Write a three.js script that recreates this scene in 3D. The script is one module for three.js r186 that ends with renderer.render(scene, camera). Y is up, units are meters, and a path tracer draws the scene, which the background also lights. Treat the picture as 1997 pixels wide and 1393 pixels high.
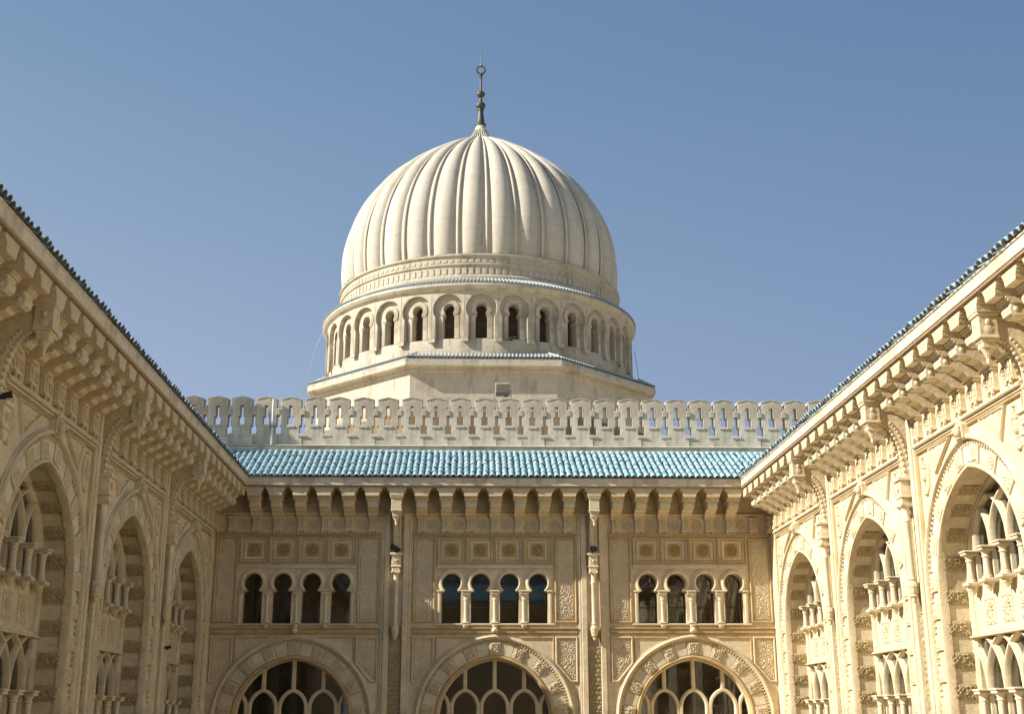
import * as THREE from 'three';
import { mergeGeometries, toCreasedNormals } from 'three/addons/utils/BufferGeometryUtils.js';

// ------------------------------------------------------------------ camera, sky, sun, exposure
const scene = new THREE.Scene();
const camera = new THREE.PerspectiveCamera(31.81, 1024 / 715, 0.1, 2000);
const EYE = 1.6;                                     // eye height above the court floor
camera.position.set(-0.75, EYE, 31.9);
camera.rotation.order = 'YXZ';
camera.rotation.set(0.2826, -0.0375, -0.0026);
scene.add(camera);

const SUN = new THREE.Vector3(-1, 0.70, 0.255).normalize();
{
  const W = 1024, H = 512, d = new Float32Array(W * H * 4), v = new THREE.Vector3();
  for (let j = 0; j < H; j++) for (let i = 0; i < W; i++) {
    const el = ((j + 0.5) / H - 0.5) * Math.PI, az = ((i + 0.5) / W - 0.5) * Math.PI * 2;
    v.set(Math.cos(el) * Math.cos(az), Math.sin(el), Math.cos(el) * Math.sin(az));
    const e = Math.max(0, v.y), q = Math.pow(1 - e, 3.2), k = q / (1 + 0.9 * q), c = Math.max(0, v.dot(SUN));
    const g = 0.10 * Math.pow(c, 4) + 0.9 * Math.pow(c, 24);
    const o = (j * W + i) * 4, t = v.dot(SUN), E = 1 / 1.92;
    d[o] = E * (0.080 + 0.79 * k) * (1 + 0.66 * t) + g * 0.5; d[o + 1] = E * (0.190 + 0.765 * k) * (1 + 0.50 * t) + g * 0.46; d[o + 2] = E * (0.357 + 0.83 * k) * (1 + 0.32 * t) + g * 0.38; d[o + 3] = 1;
  }
  const t = new THREE.DataTexture(d, W, H, THREE.RGBAFormat, THREE.FloatType);
  t.mapping = THREE.EquirectangularReflectionMapping; t.magFilter = THREE.LinearFilter; t.minFilter = THREE.LinearFilter; t.needsUpdate = true;
  scene.background = t; scene.environment = t;
}
const sun = new THREE.DirectionalLight(new THREE.Color(1.0, 0.945, 0.85), 4.7);
sun.position.copy(SUN).multiplyScalar(90); sun.castShadow = true; sun.shadow.mapSize.set(4096, 4096); sun.shadow.radius = 1;
Object.assign(sun.shadow.camera, { left: -55, right: 55, top: 45, bottom: -45, near: 1, far: 220 });
scene.add(sun, sun.target);
const renderer = new THREE.WebGLRenderer({ antialias: true });
renderer.toneMapping = THREE.LinearToneMapping;
renderer.toneMappingExposure = 1.92;
renderer.shadowMap.enabled = true;

// ------------------------------------------------------------------ random, noise, textures
function rng(seed) { let a = seed >>> 0; return () => { a = (a + 0x6D2B79F5) >>> 0; let t = a; t = Math.imul(t ^ (t >>> 15), t | 1); t ^= t + Math.imul(t ^ (t >>> 7), t | 61); return ((t ^ (t >>> 14)) >>> 0) / 4294967296; }; }
const R0 = rng(7);
function lattice(seed, n) { const r = rng(seed), a = new Float32Array(n * n); for (let i = 0; i < a.length; i++) a[i] = r(); return a; }
function tnoise(lat, n, x, y) {                       // tiling value noise, x and y in [0, 1)
  x *= n; y *= n; const i = Math.floor(x), j = Math.floor(y), fx = x - i, fy = y - j, s = fx * fx * (3 - 2 * fx), t = fy * fy * (3 - 2 * fy);
  const g = (a, b) => lat[((b % n + n) % n) * n + (a % n + n) % n];
  return (g(i, j) * (1 - s) + g(i + 1, j) * s) * (1 - t) + (g(i, j + 1) * (1 - s) + g(i + 1, j + 1) * s) * t;
}
function fbm(seed, n0, oct) { const L = []; for (let o = 0, n = n0; o < oct; o++, n *= 2) L.push([lattice(seed + o * 31, n), n, Math.pow(0.55, o)]); let sum = 0; for (const l of L) sum += l[2]; return (x, y) => { let v = 0; for (const [a, n, w] of L) v += w * tnoise(a, n, x, y); return v / sum; }; }
function tex(N, metres, fn, srgb) {
  const d = new Uint8Array(N * N * 4);
  for (let j = 0; j < N; j++) for (let i = 0; i < N; i++) { const c = fn(i / N, j / N), o = (j * N + i) * 4; for (let k = 0; k < 3; k++) d[o + k] = Math.max(0, Math.min(255, Math.round(255 * (c.length ? c[k] : c)))); d[o + 3] = 255; }
  const t = new THREE.DataTexture(d, N, N, THREE.RGBAFormat); t.wrapS = t.wrapT = THREE.RepeatWrapping; t.magFilter = THREE.LinearFilter; t.minFilter = THREE.LinearMipmapLinearFilter; t.generateMipmaps = true;
  t.repeat.set(1 / metres, 1 / metres); if (srgb) t.colorSpace = THREE.SRGBColorSpace; t.needsUpdate = true; return t;
}
const nA = fbm(11, 4, 5), nB = fbm(23, 16, 4), nC = fbm(37, 64, 3), nS = fbm(51, 8, 3), nD = fbm(77, 3, 4);
const stoneMap = tex(512, 3.1, (x, y) => { const v = 0.90 + 0.20 * (nA(x, y) - 0.5) + 0.12 * (nB(x, y) - 0.5) + 0.13 * (nC(x, y) - 0.5); const r = Math.max(0, nD(x, y) - 0.56) * 0.5; return [v, v - r * 0.16, v - r * 0.5 - 0.01]; }, true);
const stoneBump = tex(512, 1.3, (x, y) => 0.5 + 0.5 * (nB(x, y) - 0.5) + 0.6 * (nC(x, y) - 0.5), false);
const weatherMap = tex(512, 4.3, (x, y) => {          // grey and rusty weather streaks, narrow and running down
  const s = Math.max(0, fbmS(x, y) - 0.52) * 1.5, v = 0.93 + 0.10 * (nA(x, y) - 0.5) + 0.10 * (nC(x, y) - 0.5) + 0.07 * (nB(x, y) - 0.5);
  return [v - s * 0.5, v - s * 0.58, v - s * 0.66];
}, true);
function fbmS(x, y) { return 0.65 * nB(x, (y * 0.125) % 1) + 0.35 * nS(x, y); }
const domeMap = tex(1024, 6.4, (x, y) => {            // pale ashlar with fine joints and faint rusty runs
  const row = Math.floor(y * 9), jy = Math.abs(y * 9 - row - 0.02), jx = Math.abs(((x * 5 + (row % 3) * 0.31) % 1) - 0.5);
  const j = (jy < 0.016 ? 0.10 : 0) * (nB(x, y) > 0.42 ? 1 : 0.35) + (jx < 0.006 && nA(y, x) > 0.5 ? 0.09 : 0);
  const tone = 0.018 * (Math.sin(row * 12.9 + Math.floor(x * 5 + (row % 3) * 0.31) * 7.7)), s = Math.max(0, fbmS(x, y) - 0.53) * 1.2;
  const v = 0.93 + tone + 0.09 * (nA(x, y) - 0.5) + 0.07 * (nC(x, y) - 0.5) - j;
  return [v - s * 0.2, v - s * 0.34 - j * 0.1, v - s * 0.5 - j * 0.2];
}, true);
const tileMap = tex(256, 0.7, (x, y) => { const v = 0.86 + 0.25 * (nB(x, y) - 0.5) + 0.3 * (nA(x, y) - 0.5); const w = Math.max(0, nC(x, y) - 0.62) * 1.2; return [v + w, v + w * 0.7, v + w * 0.6]; }, true);
// carved arabesque: curling stems and leaves
function carve(x, y) {                                // metres -> 0..1
  const a = 2 * Math.PI / 0.15, wx = x + 0.016 * Math.sin(a * 0.5 * y + 1.3) + 0.010 * Math.sin(a * 0.93 * y + x * 9), wy = y + 0.016 * Math.sin(a * 0.5 * x + 0.4) + 0.010 * Math.sin(a * 1.07 * x - y * 7);
  const p = Math.sin(a * wx) * Math.sin(a * wy), q = Math.sin(a * 1.9 * (wx + wy) * 0.7) * Math.sin(a * 1.9 * (wx - wy) * 0.7);
  const ring = Math.cos(14 * Math.abs(p)) ;
  const h = 0.45 * ring + 0.55 * q; const t = Math.max(0, Math.min(1, h * 1.6 + 0.5)); return t * t * (3 - 2 * t);
}
const carveBump = tex(512, 0.88, (x, y) => 0.15 + 0.75 * carve(x * 0.88, y * 0.88) + 0.1 * nC(x, y), false);

// ------------------------------------------------------------------ materials
const lin = (r, g, b) => new THREE.Color().setRGB(r, g, b);
const std = (c, map, bump, bs, rough = 0.88, extra = {}) => new THREE.MeshStandardMaterial({ color: c, map, bumpMap: bump, bumpScale: bs, roughness: rough, side: THREE.DoubleSide, ...extra });
const M = {
  stone: [0, 1, 2].map((i) => std(lin([0.765, 0.725, 0.745][i], [0.632, 0.588, 0.607][i], [0.43, 0.388, 0.403][i]), stoneMap, stoneBump, 0.006)),
  carved: [0, 1].map((i) => std(lin([0.70, 0.66][i], [0.54, 0.50][i], [0.30, 0.27][i]), stoneMap, carveBump, 0.02)),
  mould: std(lin(0.60, 0.43, 0.215), stoneMap, stoneBump, 0.004),
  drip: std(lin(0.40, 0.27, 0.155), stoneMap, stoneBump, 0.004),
  brown: std(lin(0.23, 0.165, 0.095), weatherMap, stoneBump, 0.006),
  clay: std(lin(0.26, 0.25, 0.26), stoneMap, stoneBump, 0.003),
  rosette: std(lin(0.58, 0.41, 0.185), stoneMap, stoneBump, 0.004),
  fascia: std(lin(0.75, 0.645, 0.47), weatherMap, stoneBump, 0.004),
  pale: std(lin(0.77, 0.665, 0.47), stoneMap, stoneBump, 0.004),
  dome: [0, 1, 2].map((i) => std(lin([0.53, 0.505, 0.545][i], [0.485, 0.46, 0.50][i], [0.395, 0.37, 0.405][i]), domeMap, stoneBump, 0.006, 0.8)),
  drum: std(lin(0.50, 0.445, 0.34), weatherMap, stoneBump, 0.006),
  parapet: [0, 1, 2].map((i) => std(lin([0.66, 0.62, 0.69][i], [0.59, 0.555, 0.615][i], [0.46, 0.43, 0.48][i]), weatherMap, stoneBump, 0.008)),
  tile: [[0.34, 0.54, 0.61], [0.37, 0.57, 0.63], [0.32, 0.52, 0.60], [0.39, 0.58, 0.64], [0.33, 0.52, 0.58], [0.40, 0.56, 0.61]].map(([r, g, b]) => new THREE.MeshPhysicalMaterial({ color: lin(r, g, b), map: tileMap, roughness: 0.5, clearcoat: 0.35, clearcoatRoughness: 0.35, side: THREE.DoubleSide })),
  tileMix: new THREE.MeshPhysicalMaterial({ color: 0xffffff, vertexColors: true, map: tileMap, roughness: 0.5, clearcoat: 0.35, clearcoatRoughness: 0.35, side: THREE.DoubleSide }),
  pan: new THREE.MeshPhysicalMaterial({ color: lin(0.30, 0.51, 0.59), map: tileMap, roughness: 0.5, clearcoat: 0.3, clearcoatRoughness: 0.4, side: THREE.DoubleSide }),
  clayPale: std(lin(0.40, 0.385, 0.35), stoneMap, stoneBump, 0.003),
  domeTile: new THREE.MeshPhysicalMaterial({ color: lin(0.48, 0.53, 0.51), map: tileMap, roughness: 0.4, clearcoat: 0.6, clearcoatRoughness: 0.25, side: THREE.DoubleSide }),
  bronze: new THREE.MeshStandardMaterial({ color: lin(0.10, 0.095, 0.075), metalness: 0.55, roughness: 0.55, map: stoneMap }),
  black: new THREE.MeshStandardMaterial({ color: lin(0.025, 0.024, 0.024), roughness: 0.6 }),
  grey: new THREE.MeshStandardMaterial({ color: lin(0.16, 0.16, 0.16), roughness: 0.55, metalness: 0.3 }),
  beige: new THREE.MeshStandardMaterial({ color: lin(0.42, 0.36, 0.24), roughness: 0.6, map: stoneMap }),
  whitePipe: new THREE.MeshStandardMaterial({ color: lin(0.6, 0.62, 0.66), roughness: 0.45 }),
  glass: new THREE.MeshPhysicalMaterial({ color: lin(0.92, 0.95, 0.95), transmission: 1, thickness: 0, roughness: 0.03, ior: 1.52, side: THREE.DoubleSide }),
  wood: new THREE.MeshStandardMaterial({ color: lin(0.085, 0.042, 0.022), roughness: 0.6, map: stoneMap }),
  curtain: new THREE.MeshStandardMaterial({ color: lin(0.27, 0.125, 0.055), roughness: 0.95, side: THREE.DoubleSide }),
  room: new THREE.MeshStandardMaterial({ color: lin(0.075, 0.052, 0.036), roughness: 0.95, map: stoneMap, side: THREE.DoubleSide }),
  ground: std(lin(0.72, 0.59, 0.39), stoneMap, stoneBump, 0.004),
};
const pick = (a, r = R0) => a[Math.floor(r() * a.length)];

// ------------------------------------------------------------------ geometry helpers
const V2 = (x, y) => new THREE.Vector2(x, y);
function uvBox(g) {                                   // uv in metres from the face direction
  if (g.index) g = g.toNonIndexed();
  const p = g.attributes.position, uv = new Float32Array(p.count * 2), a = new THREE.Vector3(), b = new THREE.Vector3(), c = new THREE.Vector3(), n = new THREE.Vector3();
  for (let i = 0; i < p.count; i += 3) {
    a.fromBufferAttribute(p, i); b.fromBufferAttribute(p, i + 1); c.fromBufferAttribute(p, i + 2); n.copy(b).sub(a).cross(c.sub(a)); const ax = Math.abs(n.x), ay = Math.abs(n.y), az = Math.abs(n.z);
    for (let k = 0; k < 3; k++) { const x = p.getX(i + k), y = p.getY(i + k), z = p.getZ(i + k); let u, v; if (az >= ax && az >= ay) { u = x; v = y; } else if (ax >= ay) { u = z; v = y; } else { u = x; v = z; } uv[(i + k) * 2] = u; uv[(i + k) * 2 + 1] = v; }
  }
  g.setAttribute('uv', new THREE.BufferAttribute(uv, 2)); return g;
}
function clean(g, crease = 0.6) { if (g.index) g = g.toNonIndexed(); for (const k of Object.keys(g.attributes)) if (k !== 'position') g.deleteAttribute(k); g = toCreasedNormals(g, crease); return uvBox(g); }
function join(list) { return mergeGeometries(list.map((g) => { g = g.index ? g.toNonIndexed() : g; for (const k of Object.keys(g.attributes)) if (!['position', 'normal', 'uv'].includes(k)) g.deleteAttribute(k); if (!g.attributes.normal) g.computeVertexNormals(); if (!g.attributes.uv) uvBox(g); return g; })); }
function box(x0, x1, y0, y1, z0, z1, c = 0.008) {     // chamfered box, 44 triangles
  const X = [x0, x1], Y = [y0, y1], Z = [z0, z1]; c = Math.min(c, (x1 - x0) * 0.3, (y1 - y0) * 0.3, (z1 - z0) * 0.3);
  const P = (i, j, k, f) => { const s = (v, lo) => lo ? v - c : v + c; return [f === 0 ? X[i] : s(X[i], i), f === 1 ? Y[j] : s(Y[j], j), f === 2 ? Z[k] : s(Z[k], k)]; };
  const out = [], cx = (x0 + x1) / 2, cy = (y0 + y1) / 2, cz = (z0 + z1) / 2;
  const tri = (a, b, d) => { const u = [b[0] - a[0], b[1] - a[1], b[2] - a[2]], v = [d[0] - a[0], d[1] - a[1], d[2] - a[2]]; const n = [u[1] * v[2] - u[2] * v[1], u[2] * v[0] - u[0] * v[2], u[0] * v[1] - u[1] * v[0]]; const m = [(a[0] + b[0] + d[0]) / 3 - cx, (a[1] + b[1] + d[1]) / 3 - cy, (a[2] + b[2] + d[2]) / 3 - cz]; if (n[0] * m[0] + n[1] * m[1] + n[2] * m[2] < 0) out.push(...a, ...d, ...b); else out.push(...a, ...b, ...d); };
  const quad = (a, b, d, e) => { tri(a, b, d); tri(a, d, e); };
  for (let s = 0; s < 2; s++) { quad(P(s, 0, 0, 0), P(s, 1, 0, 0), P(s, 1, 1, 0), P(s, 0, 1, 0)); quad(P(0, s, 0, 1), P(1, s, 0, 1), P(1, s, 1, 1), P(0, s, 1, 1)); quad(P(0, 0, s, 2), P(1, 0, s, 2), P(1, 1, s, 2), P(0, 1, s, 2)); }
  for (let a = 0; a < 2; a++) for (let b = 0; b < 2; b++) { quad(P(a, b, 0, 0), P(a, b, 1, 0), P(a, b, 1, 1), P(a, b, 0, 1)); quad(P(a, 0, b, 0), P(a, 1, b, 0), P(a, 1, b, 2), P(a, 0, b, 2)); quad(P(0, a, b, 1), P(1, a, b, 1), P(1, a, b, 2), P(0, a, b, 2)); }
  for (let i = 0; i < 2; i++) for (let j = 0; j < 2; j++) for (let k = 0; k < 2; k++) tri(P(i, j, k, 0), P(i, j, k, 1), P(i, j, k, 2));
  const g = new THREE.BufferGeometry(); g.setAttribute('position', new THREE.Float32BufferAttribute(out, 3)); g.computeVertexNormals(); return uvBox(g);
}
function poly(pts) { return new THREE.Shape(pts.map((p) => V2(p[0], p[1]))); }
function extr(shape, z0, z1, bevel = 0, crease = 0.5) {
  const g = new THREE.ExtrudeGeometry(shape, { depth: z1 - z0 - 2 * bevel, bevelEnabled: bevel > 0, bevelThickness: bevel, bevelSize: bevel, bevelOffset: -bevel, bevelSegments: 1, curveSegments: 14 });
  g.translate(0, 0, z0 + bevel); return clean(g, crease);
}
function sweep(path, prof, closed = false, crease = 0.6) {   // profile (outward offset, z) carried along a path in the facade plane
  const n = path.length, pos = [], N = [];
  for (let i = 0; i < n; i++) {
    const a = path[closed ? (i - 1 + n) % n : Math.max(0, i - 1)], b = path[i], c = path[closed ? (i + 1) % n : Math.min(n - 1, i + 1)];
    let d1 = [b[0] - a[0], b[1] - a[1]], d2 = [c[0] - b[0], c[1] - b[1]]; const l1 = Math.hypot(...d1), l2 = Math.hypot(...d2);
    if (l1 < 1e-9) d1 = d2; if (l2 < 1e-9) d2 = d1; const m1 = Math.hypot(...d1), m2 = Math.hypot(...d2);
    const n1 = [d1[1] / m1, -d1[0] / m1], n2 = [d2[1] / m2, -d2[0] / m2]; let m = [n1[0] + n2[0], n1[1] + n2[1]]; const q = m[0] * n1[0] + m[1] * n1[1]; N.push([m[0] / Math.max(q, 0.3), m[1] / Math.max(q, 0.3)]);
  }
  const at = (i, j) => [path[i][0] + N[i][0] * prof[j][0], path[i][1] + N[i][1] * prof[j][0], prof[j][1]];
  const seg = closed ? n : n - 1;
  for (let i = 0; i < seg; i++) for (let j = 0; j < prof.length - 1; j++) { const a = at(i, j), b = at((i + 1) % n, j), c = at((i + 1) % n, j + 1), d = at(i, j + 1); pos.push(...a, ...b, ...c, ...a, ...c, ...d); }
  if (!closed) for (const i of [0, n - 1]) for (let j = 1; j < prof.length - 1; j++) { const q = [at(i, 0), at(i, j), at(i, j + 1)]; if (i) q.reverse(); pos.push(...q.flat()); }
  const g = new THREE.BufferGeometry(); g.setAttribute('position', new THREE.Float32BufferAttribute(pos, 3)); return clean(g, crease);
}
const lathe = (pts, seg = 16, crease = 0.7) => clean(new THREE.LatheGeometry(pts.map((p) => V2(p[0], p[1])), seg), crease);
const T = (g, x, y, z) => { const h = g.clone(); h.translate(x, y, z); return h; };
function relief(w, h, cell, amp, z0, ox = 0, oy = 0, mask) {   // a really carved slab: front displaced, rim closed; x in [0,w], y in [0,h]
  const nx = Math.max(2, Math.round(w / cell)), ny = Math.max(2, Math.round(h / cell)), pos = [], idx = [];
  for (let j = 0; j <= ny; j++) for (let i = 0; i <= nx; i++) { const x = i / nx * w, y = j / ny * h, e = i === 0 || j === 0 || i === nx || j === ny; pos.push(x, y, e ? z0 - 0.004 : z0 + amp * (mask ? mask(x, y) : carve(x + ox, y + oy))); }
  for (let j = 0; j < ny; j++) for (let i = 0; i < nx; i++) { const a = j * (nx + 1) + i; idx.push(a, a + 1, a + nx + 2, a, a + nx + 2, a + nx + 1); }
  const g = new THREE.BufferGeometry(); g.setAttribute('position', new THREE.Float32BufferAttribute(pos, 3)); g.setIndex(idx); g.computeVertexNormals(); return uvBox(g);
}
function ellip(rx, ry, rz, w = 10, h = 7) { const g = new THREE.SphereGeometry(1, w, h); g.scale(rx, ry, rz); return clean(g, 1.2); }
const things = new WeakSet();
function thing(name, label, category, pos = [0, 0, 0], turn = 0, group) {
  const o = new THREE.Group(); o.name = name; o.position.set(pos[0], pos[1], pos[2]); o.rotation.y = turn; o.userData = { label, category }; if (group) o.userData.group = group; things.add(o); scene.add(o); return o;
}
function part(parent, name, geo, mat, x = 0, y = 0, z = 0, label) {
  const m = new THREE.Mesh(geo, mat); m.name = name; m.position.set(x, y + (things.has(parent) && parent.position.y === 0 ? EYE : 0), z); m.castShadow = m.receiveShadow = true; if (label) m.userData.label = label; parent.add(m); return m;
}
const stuff = (m) => { m.userData.kind = 'stuff'; return m; };

// ------------------------------------------------------------------ the setting
{
  const g = new THREE.PlaneGeometry(900, 900); g.rotateX(-Math.PI / 2); const m = new THREE.Mesh(uvBox(g), M.ground); m.name = 'ground'; m.userData = { kind: 'structure' }; m.receiveShadow = true; scene.add(m);
}

// ------------------------------------------------------------------ shared facade measures (heights are above the eye)
const HW = 7.04, GY = -EYE;                            // half width of the court, ground
const EAVE = 0.84, FB = 5.63, FT = 5.85, SL = Math.tan(28 * Math.PI / 180);
const cusp = (x, w, amt) => amt * Math.pow(Math.max(0, 1 - Math.abs(x) / w), 1.6);
function archPts(rho, amt, n = 40, y0 = 0, t0 = 0, t1 = Math.PI) { const a = []; for (let i = 0; i <= n; i++) { const t = t0 + (t1 - t0) * i / n, x = rho * Math.cos(t); a.push([x, y0 + rho * Math.sin(t) + cusp(x, rho * 0.5, amt * rho)]); } return a; }
// brackets under the eaves -------------------------------------------------
const G = {};
{
  const half = [[0.245, 5.62], [0.245, 5.585], [0.228, 5.585], [0.222, 5.545], [0.205, 5.545], [0.198, 5.505], [0.18, 5.505], [0.17, 5.44], [0.15, 5.40]];
  const pts = [...half, ...half.slice().reverse().map(([x, y]) => [-x, y])];
  G.beam = extr(poly(pts), 0.0, 0.80, 0.008, 0.3);
  const side = (prof, w) => { const g = extr(poly(prof), -w / 2, w / 2, 0.006, 0.4); g.rotateY(-Math.PI / 2); return uvBox(g); };   // profile drawn as (w, y)
  G.tier = join([side([[0.0, 5.40], [0.66, 5.40], [0.66, 5.375], [0.64, 5.37], [0.63, 5.345], [0.60, 5.34], [0.58, 5.31], [0.0, 5.31]], 0.34),
    side([[0, 5.312], [0.50, 5.312], [0.50, 5.16], [0.46, 5.14], [0.40, 5.13], [0.36, 5.09], [0.26, 5.06], [0.20, 5.0], [0.10, 4.98], [0, 4.98]], 0.275)]);
  const ball = [];                                     // fluted shell on the beam end
  { const sh = new THREE.Shape(); for (let i = 0; i <= 30; i++) { const t = i / 30 * Math.PI * 2, q = 0.102 + 0.005 * Math.cos(t * 10); (i ? sh.lineTo : sh.moveTo).call(sh, Math.cos(t) * q, Math.sin(t) * q); } const g = extr(sh, -0.132, 0.132, 0.018, 0.7); g.rotateY(Math.PI / 2); ball.push(T(uvBox(g), 0, 5.235, 0.515)); for (const q of [-1, 1]) ball.push(T(ellip(0.022, 0.045, 0.045, 8, 6), q * 0.132, 5.235, 0.515)); }
  ball.push(box(-0.148, 0.148, 5.315, 5.345, 0.40, 0.60, 0.008));
  G.shell = join(ball);
  // frieze pier under each bracket
  const pier = [box(-0.105, 0.105, 4.66, 4.98, 0, 0.085), box(-0.125, 0.125, 4.94, 4.99, 0, 0.12), box(-0.12, 0.12, 4.62, 4.665, 0, 0.12)];
  const hood = []; for (let i = 0; i <= 10; i++) { const t = Math.PI * i / 10; hood.push([0.062 * Math.cos(t), 4.85 + 0.062 * Math.sin(t)]); }
  pier.push(sweep([[0.062, 4.72], ...hood, [-0.062, 4.72]], [[0.014, 0.08], [0.014, 0.105], [-0.012, 0.105], [-0.012, 0.08]]));
  pier.push(T(ellip(0.035, 0.045, 0.03), 0, 4.86, 0.09), T(ellip(0.028, 0.07, 0.02), 0, 4.76, 0.088));
  pier.push(T(ellip(0.03, 0.032, 0.03), -0.085, 4.595, 0.10), T(ellip(0.03, 0.032, 0.03), 0.085, 4.595, 0.10), box(-0.06, 0.06, 4.575, 4.63, 0, 0.06));
  G.pier = join(pier);
  const disk = []; for (const [r, t] of [[0.115, 0.016], [0.068, 0.014]]) disk.push(clean(new THREE.TorusGeometry(r, t, 6, 24), 1)); disk.push(ellip(0.03, 0.03, 0.025));
  G.disk = join(disk.map((g) => { g.scale(1, 1, 1.7); return T(g, 0, 4.80, 0.008); }));
  // console and pendant over each pilaster
  const arc = []; for (let i = 0; i <= 14; i++) { const t = Math.PI / 2 * i / 14; arc.push([0.04 + 0.46 * Math.sin(t), 4.06 + 1.02 * (1 - Math.cos(t)) * 0.92 + 0.0]); }
  // quarter arch: hugs the wall low down and swings out under the beam
  const q = []; for (let i = 0; i <= 14; i++) { const t = Math.PI / 2 * i / 14; q.push([0.13 + 0.40 * (1 - Math.cos(t)), 4.06 + 0.98 * Math.sin(t)]); }
  G.consolePlate = side([[0, 4.06], ...q, [0.53, 5.36], [0, 5.36]], 0.17);
  const beads = []; for (let i = 1; i < 14; i++) for (const s of [-1, 1]) beads.push(T(ellip(0.03, 0.032, 0.034, 7, 5), s * 0.07, q[i][1], q[i][0] + 0.008));
  for (let i = 1; i < 12; i++) for (const s of [-1, 1]) beads.push(T(ellip(0.022, 0.03, 0.03, 6, 4), s * 0.088, q[i][1] + 0.04, q[i][0] - 0.075));
  G.consoleBeads = join(beads);
  G.consoleBox = join([box(-0.125, 0.125, 5.06, 5.37, 0.50, 0.765), box(-0.15, 0.15, 5.355, 5.40, 0.47, 0.79), box(-0.165, 0.165, 5.395, 5.43, 0.45, 0.80), box(-0.14, 0.14, 5.03, 5.062, 0.49, 0.78),
    ...[-1, 1].flatMap((s) => [T(ellip(0.02, 0.05, 0.045), s * 0.125, 5.26, 0.635), T(ellip(0.015, 0.06, 0.07), s * 0.125, 5.15, 0.635)])]);
  G.pendant = join([box(-0.095, 0.095, 4.90, 5.03, 0.545, 0.725), box(-0.11, 0.11, 4.985, 5.032, 0.53, 0.74), T(lathe([[0, -0.19], [0.022, -0.185], [0.03, -0.15], [0.022, -0.12], [0.034, -0.10], [0.05, -0.05], [0.085, 0.0], [0.085, 0.03], [0, 0.03]], 8, 0.5), 0, 4.88, 0.635)]);
}
// colonnette of the pilasters
G.capBlock = join([box(-0.15, 0.15, 4.00, 4.06, 0.0, 0.29), box(-0.115, 0.115, 3.73, 4.005, 0.02, 0.25), box(-0.135, 0.135, 3.70, 3.735, 0.0, 0.27), T(ellip(0.045, 0.045, 0.04), 0, 3.86, 0.25), T(clean(new THREE.TorusGeometry(0.07, 0.012, 5, 16), 1), 0, 3.86, 0.252)]);
G.shaft = T(lathe([[0.0, 2.30], [0.075, 2.30], [0.062, 2.34], [0.056, 2.38], [0.056, 3.28], [0.072, 3.30], [0.072, 3.33], [0.056, 3.35], [0.056, 3.50], [0.085, 3.56], [0.10, 3.60], [0.10, 3.70], [0, 3.70]], 14), 0, 0, 0.15);
G.capital = join([box(-0.105, 0.105, 3.54, 3.70, 0.045, 0.255, 0.02), ...[-1, 1].map((s) => T(ellip(0.035, 0.03, 0.035), s * 0.09, 3.58, 0.24))]);
G.bulb = T(lathe([[0.0, 1.90], [0.03, 1.92], [0.045, 1.99], [0.075, 2.02], [0.07, 2.05], [0.085, 2.08], [0.092, 2.16], [0.10, 2.17], [0.10, 2.20], [0.085, 2.24], [0.06, 2.28], [0.062, 2.31], [0, 2.31]], 10, 0.5), 0, 0, 0.14);
// roof tile (barrel cover), length along -z (up the slope), lying on the slope
function barrel(L, r0, r1, th = 0.014, seg = 6) {
  const pos = [], inn = [], p = (k, a, r) => [Math.cos(a) * r, Math.sin(a) * r, -k * L];
  for (let i = 0; i < seg; i++) { const a = Math.PI * i / seg, b = Math.PI * (i + 1) / seg; const A = p(0, a, r0), B = p(0, b, r0), C = p(1, b, r1), D = p(1, a, r1), A2 = p(0, a, r0 - th), B2 = p(0, b, r0 - th), C2 = p(1, b, r1 - th), D2 = p(1, a, r1 - th); pos.push(...A, ...C, ...B, ...A, ...D, ...C); inn.push(...A, ...B, ...B2, ...A, ...B2, ...A2, ...A2, ...B2, ...C2, ...A2, ...C2, ...D2); }
  const nOut = pos.length / 3; pos.push(...inn);
  const g = new THREE.BufferGeometry(); g.setAttribute('position', new THREE.Float32BufferAttribute(pos, 3)); const h = clean(g, 0.9); h.addGroup(0, nOut, 0); h.addGroup(nOut, pos.length / 3 - nOut, 1); return h;
}
function joinTiles(list) {                            // merged tiles keep the two materials: all glazed faces first, then all clay faces
  const cut = (g, k) => { const q = g.groups[k], h = new THREE.BufferGeometry(); for (const n of Object.keys(g.attributes)) { const a = g.attributes[n]; h.setAttribute(n, new THREE.BufferAttribute(a.array.slice(q.start * a.itemSize, (q.start + q.count) * a.itemSize), a.itemSize)); } return h; };
  return mergeGeometries([mergeGeometries(list.map((g) => cut(g, 0))), mergeGeometries(list.map((g) => cut(g, 1)))], true);
}
const ROW = 0.335, NROW = 7, PITCH = 0.162;
G.tileProto = (() => { const g = barrel(ROW + 0.05, 0.074, 0.053, 0.014); g.rotateX(Math.PI * 28 / 180 + 0.02); return uvBox(g); })();
function tileAt(row) { const s = row * ROW * Math.cos(28 * Math.PI / 180); return [FT + 0.008 + s * SL, 0.925 - s]; }   // y, w
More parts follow.
